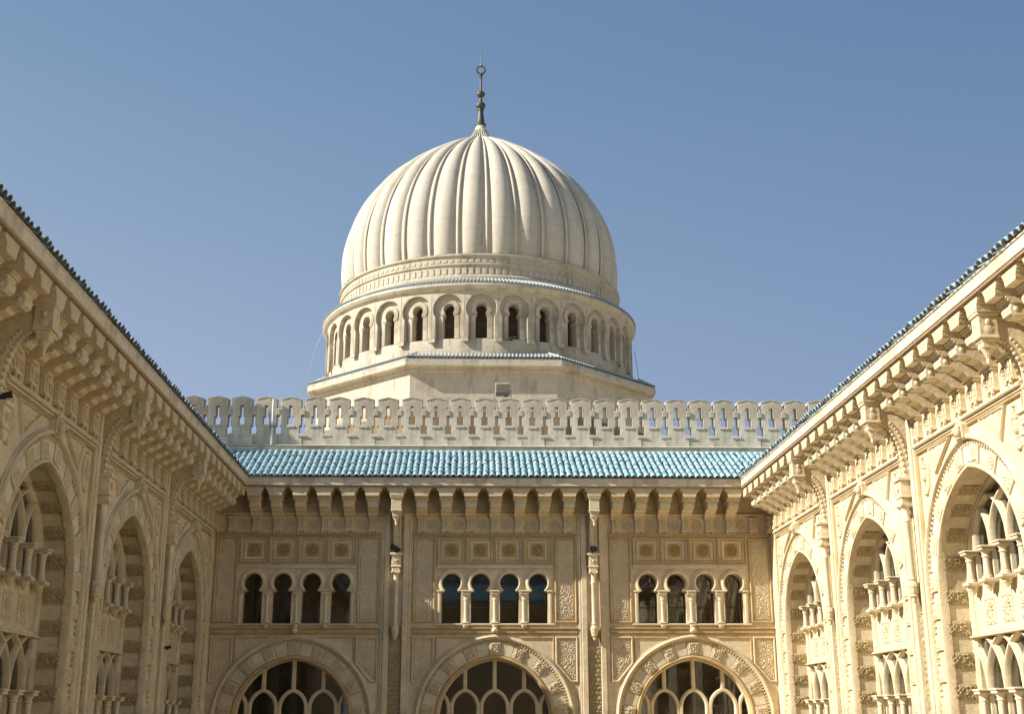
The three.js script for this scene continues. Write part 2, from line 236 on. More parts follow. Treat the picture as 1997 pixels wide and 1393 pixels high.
function roof(parent, u0, u1, clipLo, clipHi, asParts) {
  // the roof bed with its pan channels
  const W0 = 0.80, wTop = 0.94 - NROW * ROW * Math.cos(28 * Math.PI / 180), yAt = (w) => FT - 0.022 + (0.94 - w) * SL;
  const a = clipLo ? clipLo(W0) : u0, b = clipHi ? clipHi(W0) : u1, a2 = clipLo ? clipLo(wTop) : u0, b2 = clipHi ? clipHi(wTop) : u1;
  const q = [[a, yAt(W0), W0], [b, yAt(W0), W0], [b2, yAt(wTop), wTop], [a2, yAt(wTop), wTop]], lo = q.map(([x, y, z]) => [x, y - 0.018, z]), pos = [];
  const quad = (A, B, C, D) => pos.push(...A, ...B, ...C, ...A, ...C, ...D); quad(...q); quad(lo[3], lo[2], lo[1], lo[0]); quad(lo[0], lo[1], q[1], q[0]); quad(lo[1], lo[2], q[2], q[1]); quad(lo[2], lo[3], q[3], q[2]); quad(lo[3], lo[0], q[0], q[3]);
  const g = new THREE.BufferGeometry(); g.setAttribute('position', new THREE.Float32BufferAttribute(pos, 3));
  const rf = part(parent, 'roof', clean(g, 0.2), M.pan);
  const rest = M.tile.map(() => []), n = Math.floor((u1 - u0) / PITCH), r = rng(91); let count = 0;
  const list = [];
  for (let k = 0; k <= n; k++) for (let row = 0; row < NROW; row++) {
    const u = u0 + (k + 0.5) * PITCH, [y, w] = tileAt(row); if (clipLo && u < clipLo(w) + 0.03) continue; if (clipHi && u > clipHi(w) - 0.03) continue; if (!clipHi && u > u1) continue;
    list.push([u + (r() - 0.5) * 0.016, y + (r() - 0.5) * 0.010, w + (r() - 0.5) * 0.035, (r() - 0.5) * 0.09, Math.floor(r() * M.tile.length), asParts(u, row)]);
  }
  list.sort((p, s) => s[5] - p[5]);
  for (const [u, y, w, t, mi, rank] of list) {
    if (rank > 0 && count < 300) { count++; const m = part(rf, 'roof_tile', G.tileProto, [M.tile[mi], M.clay], u, y, w); m.rotation.z = t; }
    else rest[mi].push(T(G.tileProto, u, y, w));
  }
  const nz = rest.filter((l) => l.length); const all = nz.flat(); if (all.length) { const cols = []; rest.forEach((l, mi) => l.forEach((g) => { const c = M.tile[mi].color, n = g.attributes.position.count, a = new Float32Array(n * 3); for (let i = 0; i < n; i++) { a[3 * i] = c.r; a[3 * i + 1] = c.g; a[3 * i + 2] = c.b; } g.setAttribute('color', new THREE.BufferAttribute(a, 3)); }));
    const m = part(rf, 'remaining_roof_tiles', joinTiles(all), [M.tileMix, M.clay]); stuff(m); }
  return rf;
}
// pilaster with strips, colonnette, console
function pilaster(parent, u, rearH = 5.0) {
  const p = part(parent, 'pilaster', G.strips, M.stone[0], u);
  part(p, 'shaft', G.shaft, M.pale); part(p, 'capital', G.capital, M.stone[1]); part(p, 'capital_block', G.capBlock, M.stone[0]); part(p, 'corbel', G.bulb, M.stone[0]);
  part(p, 'carved_band', G.bandPanel, M.carved[0]);
  const c = part(parent, 'console', G.consolePlate, M.stone[0], u);
  part(c, 'beam', G.beam, M.stone[0]); part(c, 'console_box', G.consoleBox, M.stone[0]); part(c, 'pendant', G.pendant, M.stone[0]); part(c, 'bead_edge', G.consoleBeads, M.stone[1]);
}
G.strips = join([-1, 1].flatMap((s) => { const a = (x0, x1, z) => s > 0 ? box(x0, x1, GY, 5.06, 0, z, 0.012) : box(-x1, -x0, GY, 5.06, 0, z, 0.012); return [a(0.165, 0.30, 0.085), a(0.302, 0.36, 0.055), a(0.362, 0.40, 0.03)]; }));
G.bandPanel = (() => { const fish = (x, y) => { const r = Math.floor(y / 0.11), fx = ((x + (r % 2) * 0.065) % 0.13 + 0.13) % 0.13 - 0.065, fy = (y / 0.11 - r) * 0.11; const d = Math.hypot(fx, fy - 0.02); return d < 0.06 ? 0.3 + 0.7 * Math.abs(Math.sin(d * 80)) : 0; }; return join([T(relief(0.30, 3.3, 0.022, 0.03, 0.01, 0, 0, fish), -0.15, GY, 0), T(relief(0.22, 0.42, 0.03, 0.02, 0.01), -0.11, 1.78, 0), sweep([[-0.125, 1.75], [0.125, 1.75], [0.125, 2.24], [-0.125, 2.24]], [[0.015, 0], [0.015, 0.03], [-0.01, 0.03], [-0.01, 0]], true)]); })();
const rectPath = (x0, x1, y0, y1) => [[x0, y0], [x1, y0], [x1, y1], [x0, y1]];
const frameProf = (w, z) => [[w, 0], [w, z * 0.6], [w * 0.5, z], [-w * 0.5, z], [-w, z * 0.5], [-w, 0]];
function bracketRow(parent, us, pierOnly = []) {
  for (const u of us) { const b = part(parent, 'bracket', G.beam, pick(M.stone), u); part(b, 'corbel_beam', G.tier, M.stone[1]); part(b, 'shell_boss', G.shell, M.pale); }
  for (const u of [...us, ...pierOnly]) part(parent, 'frieze_pier', G.pier, pick(M.stone), u);
}
function eaves(parent, u0, u1, mitreLo, mitreHi) {      // fascia, drip, soffit; mitred at the court's corners
  const prism = (prof) => { const pos = [], n = prof.length, A = prof.map(([w, y]) => [mitreLo ? u0 - w * mitreLo : u0, y, w]), B = prof.map(([w, y]) => [mitreHi ? u1 + w * mitreHi : u1, y, w]); for (let i = 0; i < n; i++) { const j = (i + 1) % n; pos.push(...A[i], ...A[j], ...B[j], ...A[i], ...B[j], ...B[i]); } const g = new THREE.BufferGeometry(); g.setAttribute('position', new THREE.Float32BufferAttribute(pos, 3)); return clean(g, 0.3); };
  part(parent, 'fascia', prism([[0.84, FB + 0.02], [0.865, FB + 0.03], [0.865, FT - 0.03], [0.885, FT - 0.02], [0.885, FT], [0.5, FT], [0.5, FB + 0.02]]), M.fascia);
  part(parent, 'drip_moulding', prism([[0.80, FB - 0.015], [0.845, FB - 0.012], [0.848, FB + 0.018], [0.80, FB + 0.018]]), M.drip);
  part(parent, 'soffit', prism([[-0.02, FB - 0.008], [0.798, FB - 0.008], [0.798, FB + 0.017], [-0.02, FB + 0.017]]), M.stone[2]);
}

// ------------------------------------------------------------------ rear gallery
const keyhole = (r, neck, yc, yn, rect, yb, n = 22) => { // horseshoe head on a rectangular light
  const a0 = -Math.acos(Math.min(1, 0)) , p = [], s = Math.asin((yc - yn) / r); p.push([rect, yb], [rect, yn - 0.07], [neck, yn - 0.03]);
  for (let i = 0; i <= n; i++) { const t = -s + (Math.PI + 2 * s) * i / n; p.push([r * Math.cos(t), yc + r * Math.sin(t)]); }
  p.push([-neck, yn - 0.03], [-rect, yn - 0.07], [-rect, yb]); return p;
};
const KH = keyhole(0.235, 0.15, 3.34, 3.17, 0.238, 2.335);
const BAYS = [-4.95, 0, 4.95], WIN = [-1.5, -0.5, 0.5, 1.5].map((k) => k * 0.727);
const rear = thing('gallery_building', 'rear courtyard facade of carved stone under blue roof tiles, facing the viewer', 'building', [0, 0, 0]);
{
  const W = HW, s = poly([[-W, GY], [W, GY], [W, FB], [-W, FB]]), YA = 0.05, RA = 1.42;
  const hole = (pts) => s.holes.push(new THREE.Path(pts.map((p) => V2(p[0], p[1]))));
  for (const c of BAYS) { hole([[c - RA, -1.2], ...archPts(RA, 0.03, 40, YA).reverse().map(([x, y]) => [x + c, y]), [c + RA, -1.2]]); for (const w of WIN) hole(KH.map(([x, y]) => [x + c + w, y])); }
  part(rear, 'wall', extr(s, -0.34, 0), M.stone[0]);
  // room behind: floors, ceiling, back and side walls
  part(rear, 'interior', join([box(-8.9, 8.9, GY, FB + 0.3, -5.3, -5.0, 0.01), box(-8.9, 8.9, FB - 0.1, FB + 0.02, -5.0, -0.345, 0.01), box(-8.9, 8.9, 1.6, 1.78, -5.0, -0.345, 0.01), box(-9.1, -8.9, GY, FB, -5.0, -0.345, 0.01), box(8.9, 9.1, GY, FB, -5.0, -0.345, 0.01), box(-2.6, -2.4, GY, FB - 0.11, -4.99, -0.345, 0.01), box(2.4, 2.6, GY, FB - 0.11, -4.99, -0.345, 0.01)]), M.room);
  part(rear, 'roof_deck', join([box(-16, 16, 5.95, 6.62, -44, -1.0, 0.01)]), M.fascia);
  // courses that run the length of a bay
  G.bayCourses = {
    string_course: join([box(-2.07, 2.07, 2.09, 2.195, 0, 0.05, 0.015), box(-2.07, 2.07, 2.197, 2.225, 0, 0.075, 0.008), box(-2.07, 2.07, 2.06, 2.088, 0, 0.03, 0.006)]),
    window_sill: join([box(-1.5, 1.5, 2.285, 2.33, -0.30, 0.065, 0.01)]),
    lintel_course: join([box(-1.47, 1.47, 3.69, 3.79, 0, 0.035, 0.01), box(-1.47, 1.47, 3.792, 3.815, 0, 0.055, 0.006)]),
    cornice: join([box(-2.07, 2.07, 4.505, 4.545, 0, 0.06, 0.01), box(-2.07, 2.07, 4.547, 4.575, 0, 0.095, 0.008)]),
  };
  G.sidePanel = T(relief(0.43, 2.0, 0.018, 0.022, 0.004), 0.04, 0.04, 0); G.sideFrame = join([sweep(rectPath(0, 0.51, 0, 2.08), frameProf(0.02, 0.05), true)]);
  G.sidePanelB = T(relief(0.43, 2.0, 0.018, 0.022, 0.004, 0.31, 0.57), 0.04, 0.04, 0);
  const rosette = [box(-0.15, 0.15, -0.15, 0.15, -0.02, -0.004, 0.002), clean(new THREE.TorusGeometry(0.088, 0.012, 5, 24), 1), ellip(0.03, 0.03, 0.05)];
  for (let i = 0; i < 16; i++) { const a = i / 16 * Math.PI * 2, g = ellip(0.036, 0.0155, 0.045, 7, 5); g.rotateZ(a); rosette.push(T(g, Math.cos(a) * 0.128, Math.sin(a) * 0.128, 0)); }
  for (let i = 0; i < 8; i++) { const a = i / 8 * Math.PI * 2, g = ellip(0.035, 0.013, 0.025, 6, 4); g.rotateZ(a); rosette.push(T(g, Math.cos(a) * 0.05, Math.sin(a) * 0.05, 0.012)); }
  G.rosette = join(rosette.map((g) => T(g, 0, 0, 0.012)));
  G.rosPanel = join([sweep(rectPath(-0.345, 0.345, -0.315, 0.315), frameProf(0.02, 0.05), true), sweep(rectPath(-0.262, 0.262, -0.245, 0.245), frameProf(0.012, 0.022), true), box(-0.19, 0.19, -0.185, 0.185, -0.02, 0.006, 0.003)]);
  // window surround with imposts
  const ringIn = KH, t0 = KH.slice(2, KH.length - 2);
  G.winRing = join([sweep(t0, [[0.0, -0.02], [0.0, 0.055], [0.03, 0.07], [0.06, 0.06], [0.075, 0.035], [0.105, 0.03], [0.105, 0]], false, 0.7)]);
  G.halfCol = join([T(lathe([[0, 2.335], [0.072, 2.335], [0.072, 2.39], [0.05, 2.42], [0.052, 2.46], [0.046, 2.48], [0.046, 2.90], [0.06, 2.915], [0.06, 2.935], [0.046, 2.95], [0.05, 2.99], [0.085, 3.04], [0, 3.04]], 12), 0, 0, -0.02), box(-0.105, 0.105, 3.04, 3.105, -0.12, 0.08, 0.012), box(-0.125, 0.125, 3.107, 3.15, -0.12, 0.10, 0.012), box(-0.095, 0.095, 2.335, 2.36, -0.12, 0.075, 0.008), box(-0.115, 0.115, 2.336, 3.04, -0.33, -0.10, 0.008)]);
  G.halfBase = T(lathe([[0, -0.1], [0.03, -0.085], [0.075, -0.02], [0.075, 0.0], [0, 0.0]], 10), 0, 2.29, 0.06);
  G.jamb = join([box(-0.035, 0.035, 2.335, 3.10, 0, 0.055, 0.012), box(-0.06, 0.075, 3.10, 3.15, -0.05, 0.075, 0.012)]);
  const pane = poly(KH.map(([x, y]) => [x * 1.02, y]));
  G.pane = extr(pane, -0.252, -0.246);
  G.sash = join([box(-0.235, 0.235, 2.73, 2.765, -0.285, -0.225, 0.006), box(-0.238, -0.205, 2.335, 3.10, -0.285, -0.225, 0.006), box(0.205, 0.238, 2.335, 3.10, -0.285, -0.225, 0.006), box(-0.204, 0.204, 2.336, 2.37, -0.285, -0.225, 0.006)]);
  // curtain folds
  G.curtain = (() => { const n = 40, pos = [], P = (i, y) => { const x = -0.26 + 0.52 * i / n; return [x, y, -0.62 + 0.03 * Math.sin(i * 1.25) + 0.012 * Math.sin(i * 3.1)]; }; for (let i = 0; i < n; i++) pos.push(...P(i, 1.8), ...P(i + 1, 1.8), ...P(i + 1, 3.75), ...P(i, 1.8), ...P(i + 1, 3.75), ...P(i, 3.75)); const g = new THREE.BufferGeometry(); g.setAttribute('position', new THREE.Float32BufferAttribute(pos, 3)); return clean(g, 1); })();
  // arch of the ground floor windows
  G.archOuter = sweep(archPts(1.86, 0.02, 48, YA), [[0.0, 0], [0.0, 0.04], [0.03, 0.05], [0.035, 0.085], [0.065, 0.095], [0.085, 0.075], [0.09, 0.05], [0.12, 0.045], [0.125, 0]]);
  G.archInner = sweep(archPts(RA, 0.03, 48, YA), [[-0.035, -0.12], [-0.035, 0.0], [-0.02, 0.04], [0.02, 0.05], [0.05, 0.03], [0.055, 0]]);
  const beads = []; for (let i = 0; i <= 76; i++) { const t = Math.PI * i / 76, x = 1.83 * Math.cos(t); const g = ellip(0.03, 0.018, 0.02, 5, 4); g.rotateZ(t); beads.push(T(g, x, YA + 1.83 * Math.sin(t) + cusp(x, 0.93, 0.02 * 1.86), 0.035)); } G.archBeads = join(beads);
  const NV = 17; G.vous = []; for (let i = 0; i < NV; i++) {
    const a = Math.PI * (i / NV) + 0.006, b = Math.PI * ((i + 1) / NV) - 0.006, o = archPts(1.80, 0.02, 5, YA, a, b), n = archPts(1.485, 0.03, 5, YA, a, b).reverse();
    G.vous.push(extr(poly([...o, ...n]), 0.0, i % 2 ? 0.02 : 0.042, 0.006));
  }
  const vousCarve = []; for (let i = 0; i < NV; i += 2) { const m = Math.PI * (i + 0.5) / NV, g = relief(0.22, 0.26, 0.02, 0.032, 0.036, i * 0.13, i * 0.07); g.translate(-0.11, -0.13, 0); g.rotateZ(m - Math.PI / 2); vousCarve[i] = T(g, 1.64 * Math.cos(m), YA + 1.64 * Math.sin(m) + cusp(1.64 * Math.cos(m), 0.82, 0.04), 0); }
  // tracery of the ground floor windows
  const bar = (path, w = 0.045, z0 = -0.30, z1 = -0.16) => sweep(path, [[w, z0], [w, z1 - 0.03], [w * 0.45, z1], [-w * 0.45, z1], [-w, z1 - 0.03], [-w, z0]]);
  const lancet = (x, hw, ys, ya) => { const p = [[x + hw, -1.2]]; for (let i = 0; i <= 10; i++) { const t = i / 10 * Math.PI / 2; p.push([x + hw * Math.cos(t) , ys + (ya - ys) * Math.sin(t) + cusp(hw * Math.cos(t), hw * 0.7, 0.03)]); } const q = p.slice(0, -1).map(([a, b]) => [2 * x - a, b]).reverse(); return [...p, ...q]; };
  const tr = []; for (const x of [-0.73, 0, 0.73]) tr.push(bar(lancet(x, 0.325, 0.30, 0.70)));
  for (const sgn of [-1, 1]) { const l = lancet(sgn * 1.46, 0.325, 0.30, 0.70).filter(([x, y]) => Math.hypot(x, Math.max(0, y - YA)) < RA + 0.02 && Math.abs(x) < 1.46); tr.push(bar(l)); }
  tr.push(box(-0.05, 0.05, 0.72, 1.46, -0.30, -0.17, 0.02), box(-0.78, -0.68, 0.72, 1.24, -0.30, -0.17, 0.02), box(0.68, 0.78, 0.72, 1.24, -0.30, -0.17, 0.02), sweep(archPts(1.40, 0.03, 40, YA), [[0.03, -0.31], [0.03, -0.14], [-0.02, -0.14], [-0.05, -0.18], [-0.05, -0.31]]));
  for (const x of [-1.095, -0.365, 0.365, 1.095]) tr.push(box(x - 0.03, x + 0.03, -1.2, 0.42, -0.29, -0.19, 0.015));
  G.tracery = join(tr);
  G.archPane = extr(poly([[1.43, -1.2], ...archPts(1.43, 0.03, 30, YA), [-1.43, -1.2]]), -0.262, -0.256);
  // polygon panels beside the arch
  const chPts = (s) => [[1.53, 1.99], [2.04, 1.99], [2.04, 0.93], [1.90, 0.93], [1.53, 1.36]].map(([x, y]) => [x * s, y]);
  G.chamfer = [-1, 1].map((s) => { const p = chPts(s); if (s > 0) p.reverse(); const inside = (x, y) => { let c = false; const q = p; for (let i = 0, j = q.length - 1; i < q.length; j = i++) if ((q[i][1] > y) !== (q[j][1] > y) && x < (q[j][0] - q[i][0]) * (y - q[i][1]) / (q[j][1] - q[i][1]) + q[i][0]) c = !c; return c; };
    const x0 = Math.min(...p.map((q) => q[0])) + 0.03; return join([sweep(p, frameProf(0.022, 0.05), true), T(relief(0.45, 1.0, 0.018, 0.022, 0.002, 0, 0, (x, y) => inside(x + x0, y + 0.96) && inside(x + x0 - 0.04 * s, y + 0.90) ? carve(x, y) : -0.25), x0, 0.96, 0)]); });
  G.spandrelFrame = [-1, 1].map((s) => { const p = [[0.62 * s, 1.99], [1.46 * s, 1.99], [1.46 * s, 1.33]]; return sweep(p, s > 0 ? frameProf(0.02, 0.03) : frameProf(0.02, 0.03)); });
  G.boss = join([T(ellip(0.085, 0.075, 0.10, 12, 8), 0, 2.16, 0.12), box(-0.05, 0.05, 2.09, 2.24, 0, 0.10, 0.015)]);
  const r = rng(5);
  BAYS.forEach((c, bi) => {
    for (const [n, g] of Object.entries(G.bayCourses)) part(rear, n, g, n === 'string_course' || n === 'cornice' ? M.mould : M.stone[0], c);
    for (const s of [-1, 1]) { part(part(rear, 'carved_panel', s > 0 ? G.sidePanel : G.sidePanelB, M.stone[2], c + (s > 0 ? 1.525 : -2.035), 2.37, 0), 'frame', G.sideFrame, M.mould); part(rear, 'chamfered_panel', G.chamfer[s > 0 ? 1 : 0], M.stone[2], c); part(rear, 'spandrel_moulding', G.spandrelFrame[s > 0 ? 1 : 0], M.mould, c); }
    WIN.forEach((w, i) => {
      const ro = part(rear, 'rosette_panel', G.rosPanel, M.mould, c + w, 4.155); part(ro, 'rosette', G.rosette, M.rosette);
      const win = part(rear, 'window', G.winRing, M.stone[0], c + w); part(win, 'pane', G.pane, M.glass); part(win, 'sash', G.sash, M.wood);
      if (bi === 2 && i > 1) part(win, 'curtain', G.curtain, M.curtain);
      if (i < 3) { const col = part(rear, 'window_colonnette', G.halfCol, M.pale, c + w + 0.3635); part(col, 'corbel', G.halfBase, M.stone[0]); }
    });
    part(rear, 'window_jamb', G.jamb, M.stone[0], c - 1.39); const jr = part(rear, 'window_jamb', G.jamb, M.stone[0], c + 1.39); jr.scale.x = -1;
    const ar = part(rear, 'arch', G.archOuter, M.stone[0], c); part(ar, 'inner_moulding', G.archInner, M.mould); part(ar, 'bead_moulding', G.archBeads, M.stone[1]);
    G.vous.forEach((g, i) => { part(ar, 'voussoir', g, i % 2 ? M.pale : M.stone[2]); if (vousCarve[i]) part(ar, 'carved_relief', vousCarve[i], M.stone[2]); });
    part(rear, 'keystone_boss', G.boss, M.pale, c);
    const t = part(rear, 'tracery', G.tracery, M.stone[0], c); part(t, 'pane', G.archPane, M.glass);
  });
  for (const u of [-2.475, 2.475]) pilaster(rear, u);
  const us = [], po = []; for (let k = 1; k < 8; k++) us.push(-2.475 + k * 0.61875); for (const s of [-1, 1]) { for (let k = 1; k < 6; k++) us.push(s * (2.475 + k * 0.602)); us.push(s * 6.02); po.push(s * 6.62); }
  bracketRow(rear, us, po);
  const all = [...us, ...po].sort((a, b) => a - b); for (let i = 0; i < all.length - 1; i++) if (all[i + 1] - all[i] < 0.7) part(rear, 'frieze_roundel', G.disk, M.stone[2], (all[i] + all[i + 1]) / 2);
  for (const c of BAYS) part(rear, 'frieze_base', box(-2.07, 2.07, 4.578, 4.61, 0, 0.05, 0.006), M.stone[1], c);
  part(rear, 'architrave', box(-6.9, 6.9, 5.03, 5.09, 0, 0.10, 0.012), M.stone[1]);
  eaves(rear, -HW, HW, -1, -1);
  roof(rear, -HW - 2.2, HW + 2.2, (w) => -HW + w, (w) => HW - w, (u, row) => (Math.abs(u) < 3.75 ? 10 - Math.abs(u) : 0));
}

// ------------------------------------------------------------------ side wings
const YW = 2.02, RW = 1.68, ZW = [2.85, 7.95, 13.05, 18.15], ZP = [5.4, 10.5, 15.6, 20.7], DEEP = -0.54;
{
  G.wOuter = sweep([[2.07, GY], ...archPts(2.07, 0.05, 48, YW), [-2.07, GY]], [[0, 0], [0, 0.05], [0.02, 0.085], [0.05, 0.095], [0.075, 0.07], [0.08, 0.03], [0.095, 0.025], [0.095, 0]]);
  G.wInner = sweep([[RW, -1.0], ...archPts(RW, 0.05, 48, YW), [-RW, -1.0]], [[-0.03, -0.1], [-0.03, 0.0], [-0.018, 0.035], [0.018, 0.042], [0.045, 0.02], [0.048, 0]]);
  const NV = 19; G.wVous = [], G.wCarve = [];
  for (let i = 0; i < NV; i++) {
    const a = Math.PI * i / NV + 0.0055, b = Math.PI * (i + 1) / NV - 0.0055, m = (a + b) / 2;
    G.wVous.push(extr(poly([...archPts(2.01, 0.05, 5, YW, a, b), ...archPts(1.735, 0.05, 5, YW, a, b).reverse()]), 0, i % 2 ? 0.02 : 0.042, 0.006));
    if (i % 2 === 0) { const g = relief(0.23, 0.22, 0.02, 0.034, 0.036, i * 0.17, i * 0.11); g.translate(-0.115, -0.11, 0); g.rotateZ(m - Math.PI / 2); G.wCarve[i] = T(g, 1.872 * Math.cos(m), YW + 1.872 * Math.sin(m) + cusp(1.872 * Math.cos(m), 0.94, 0.065), 0); }
  }
  const crest = []; for (let i = 0; i <= 70; i++) { const t = Math.PI * i / 70, x = 2.03 * Math.cos(t), g = ellip(0.042, 0.022, 0.025, 5, 4); g.rotateZ(t); crest.push(T(g, x, YW + 2.03 * Math.sin(t) + cusp(x, 1.0, 0.07), 0.03)); } for (const s of [-1, 1]) for (let k = 0; k < 34; k++) crest.push(T(ellip(0.03, 0.022, 0.025, 5, 4), s * 2.03, YW - 0.05 - k * 0.1, 0.03));
  G.wCrest = join(crest);
  G.quoin = join([box(0, 0.29, 0, 0.25, 0, 0.042, 0.008), T(relief(0.25, 0.21, 0.022, 0.03, 0.036, 0.3, 0.2), 0.02, 0.02, 0)]);
  G.quoin.translate(0, 0, 0);
  // reveal blocks: carved plates on the jamb, drawn in (depth, y) then turned to face across the opening
  G.revealBlock = (() => { const g = join([box(0.03, 0.41, 0, 0.25, 0, 0.022, 0.006), T(relief(0.34, 0.21, 0.022, 0.024, 0.017, 0.5, 0.1), 0.05, 0.02, 0)]); g.rotateY(Math.PI / 2); return uvBox(g); })();   // now: x = thickness, -z = depth
  // tracery wall
  const bar = (path, w, z0, z1) => sweep(path, [[w, z0], [w, z1 - 0.035], [w * 0.4, z1], [-w * 0.4, z1], [-w, z1 - 0.035], [-w, z0]]);
  const interlace = (ys, clip) => { const out = []; const r = 0.84; for (const x0 of [-1.32, -0.66, 0, 0.66, 1.32]) for (const s of [-1, 1]) { const p = []; for (let i = 0; i <= 14; i++) { const x = i / 14 * 0.66, y = ys + Math.sqrt(Math.max(0, r * r - (r - x) ** 2)); const X = x0 + s * x; if (clip(X, y)) p.push([X, y]); } if (p.length > 2) { out.push(bar(p, 0.032, DEEP - 0.02, DEEP + 0.085)); } } return out; };
  const inArch = (x, y) => Math.abs(x) <= 1.64 && (y < YW || Math.hypot(x, y - YW) < RW - 0.005);
  const up = interlace(2.63, inArch), lo = interlace(0.46, (x) => Math.abs(x) <= 1.64);
  // extra arcs meeting the jambs
  G.wTracery = join([...up, ...lo, sweep([[1.66, -1.0], ...archPts(1.66, 0.05, 40, YW), [-1.66, -1.0]], [[0.02, DEEP - 0.02], [0.02, DEEP + 0.10], [-0.02, DEEP + 0.10], [-0.06, DEEP + 0.05], [-0.06, DEEP - 0.02]])]);
  // solid apron between the two tiers of lights
  G.wApron = join([box(-1.66, 1.66, 1.36, 2.12, DEEP - 0.03, DEEP + 0.03, 0.005), box(-1.66, 1.66, 1.30, 1.36, DEEP - 0.03, DEEP + 0.11, 0.012), box(-1.66, 1.66, 1.265, 1.298, DEEP - 0.03, DEEP + 0.15, 0.008)]);
  const flower = [box(-0.15, 0.15, -0.20, 0.20, 0, 0.012, 0.004)]; for (let i = 0; i < 12; i++) { const a = i / 12 * Math.PI * 2, g = ellip(0.05, 0.018, 0.02, 6, 4); g.rotateZ(a); flower.push(T(g, Math.cos(a) * 0.075, Math.sin(a) * 0.085, 0.016)); } for (const [x, y] of [[-0.1, 0.15], [0.1, 0.15], [-0.1, -0.15], [0.1, -0.15], [0, 0.16], [0, -0.16]]) flower.push(T(ellip(0.035, 0.03, 0.02, 6, 4), x, y, 0.014)); flower.push(ellip(0.025, 0.025, 0.035, 6, 5));
  G.wFlower = join(flower);
  const colGeo = (y0, y1, foot) => join([T(lathe([[0, y0], [0.085, y0], [0.085, y0 + 0.03], [0.06, y0 + 0.06], [0.062, y0 + 0.09], [0.055, y0 + 0.11], [0.052, y1 - 0.19], [0.066, y1 - 0.175], [0.066, y1 - 0.155], [0.054, y1 - 0.14], [0.085, y1 - 0.08], [0, y1 - 0.08]], 12), 0, 0, DEEP + 0.16), box(-0.105, 0.105, y1 - 0.08, y1 - 0.035, DEEP + 0.03, DEEP + 0.27, 0.012), box(-0.125, 0.125, y1 - 0.034, y1, DEEP + 0.02, DEEP + 0.285, 0.01), box(-0.05, 0.05, y0, y1 - 0.05, DEEP - 0.02, DEEP + 0.075, 0.01),
    ...(foot ? [box(-0.115, 0.115, y0 - 0.06, y0, DEEP + 0.03, DEEP + 0.275, 0.012), T(lathe([[0, y0 - 0.20], [0.03, y0 - 0.19], [0.04, y0 - 0.16], [0.075, y0 - 0.12], [0.07, y0 - 0.10], [0.10, y0 - 0.06], [0, y0 - 0.06]], 8, 0.5), 0, 0, DEEP + 0.145)] : [])]);
  G.wColUp = colGeo(2.12, 2.63, true); G.wColLo = colGeo(-1.0, 0.46, false);
  G.wPane = extr(poly([[1.67, -1.0], ...archPts(1.67, 0.05, 30, YW), [-1.67, -1.0]]), DEEP - 0.008, DEEP);
  G.keyhead = join([sweep([[0.13, 4.2], [0.12, 4.4], [0.0, 4.5], [-0.12, 4.4], [-0.13, 4.2]], [[0.02, 0], [0.02, 0.12], [-0.03, 0.12], [-0.03, 0]]), box(-0.12, 0.12, 4.18, 4.42, 0, 0.09, 0.02), T(ellip(0.075, 0.10, 0.09, 12, 9), 0, 4.31, 0.13), T(ellip(0.025, 0.035, 0.04, 7, 5), 0, 4.29, 0.21), T(ellip(0.09, 0.045, 0.07, 8, 6), 0, 4.39, 0.11), T(ellip(0.05, 0.03, 0.05, 8, 6), 0, 4.21, 0.12)]);
  G.wMedallion = join([(() => { const g = new THREE.TorusGeometry(0.14, 0.022, 6, 28); g.scale(0.95, 1.55, 1); return clean(g, 1); })(), (() => { const g = new THREE.TorusGeometry(0.105, 0.012, 5, 24); g.scale(0.95, 1.6, 1); return clean(g, 1); })(), ellip(0.06, 0.10, 0.06, 10, 8), T(ellip(0.07, 0.035, 0.05, 8, 6), 0, 0.10, 0), T(ellip(0.05, 0.03, 0.05, 8, 6), 0, 0.24, 0.0), T(ellip(0.05, 0.03, 0.04, 8, 6), 0, -0.25, 0), T(relief(0.17, 0.28, 0.025, 0.02, 0.002), -0.085, -0.14, 0)]);
  const triPts = [[0.62, 4.36], [1.52, 4.36], [1.30, 3.92], [1.05, 4.10]];
  G.wTriangle = [-1, 1].map((s) => { const p = triPts.map(([x, y]) => [x * s, y]); if (s < 0) p.reverse(); p.reverse(); const q = p.slice(); const inside = (x, y) => { let c = false; for (let i = 0, j = q.length - 1; i < q.length; j = i++) if ((q[i][1] > y) !== (q[j][1] > y) && x < (q[j][0] - q[i][0]) * (y - q[i][1]) / (q[j][1] - q[i][1]) + q[i][0]) c = !c; return c; }; const x0 = s > 0 ? 0.62 : -1.52; return join([sweep(p, frameProf(0.02, 0.06), true), T(relief(0.9, 0.44, 0.022, 0.04, 0.002, 0, 0, (x, y) => inside(x + x0, y + 3.92) ? carve(x, y) : -0.3), x0, 3.92, 0)]); });
  G.wFrame = sweep([[2.13, GY], [2.13, 4.40], [-2.13, 4.40], [-2.13, GY]], [[0.018, 0], [0.018, 0.045], [-0.006, 0.05], [-0.02, 0.02], [-0.02, 0]]);
  G.wCornice = join([box(-2.15, 2.15, 4.44, 4.485, 0, 0.05, 0.008), box(-2.15, 2.15, 4.487, 4.535, 0, 0.10, 0.014), box(-2.15, 2.15, 4.537, 4.57, 0, 0.07, 0.008)]);
}
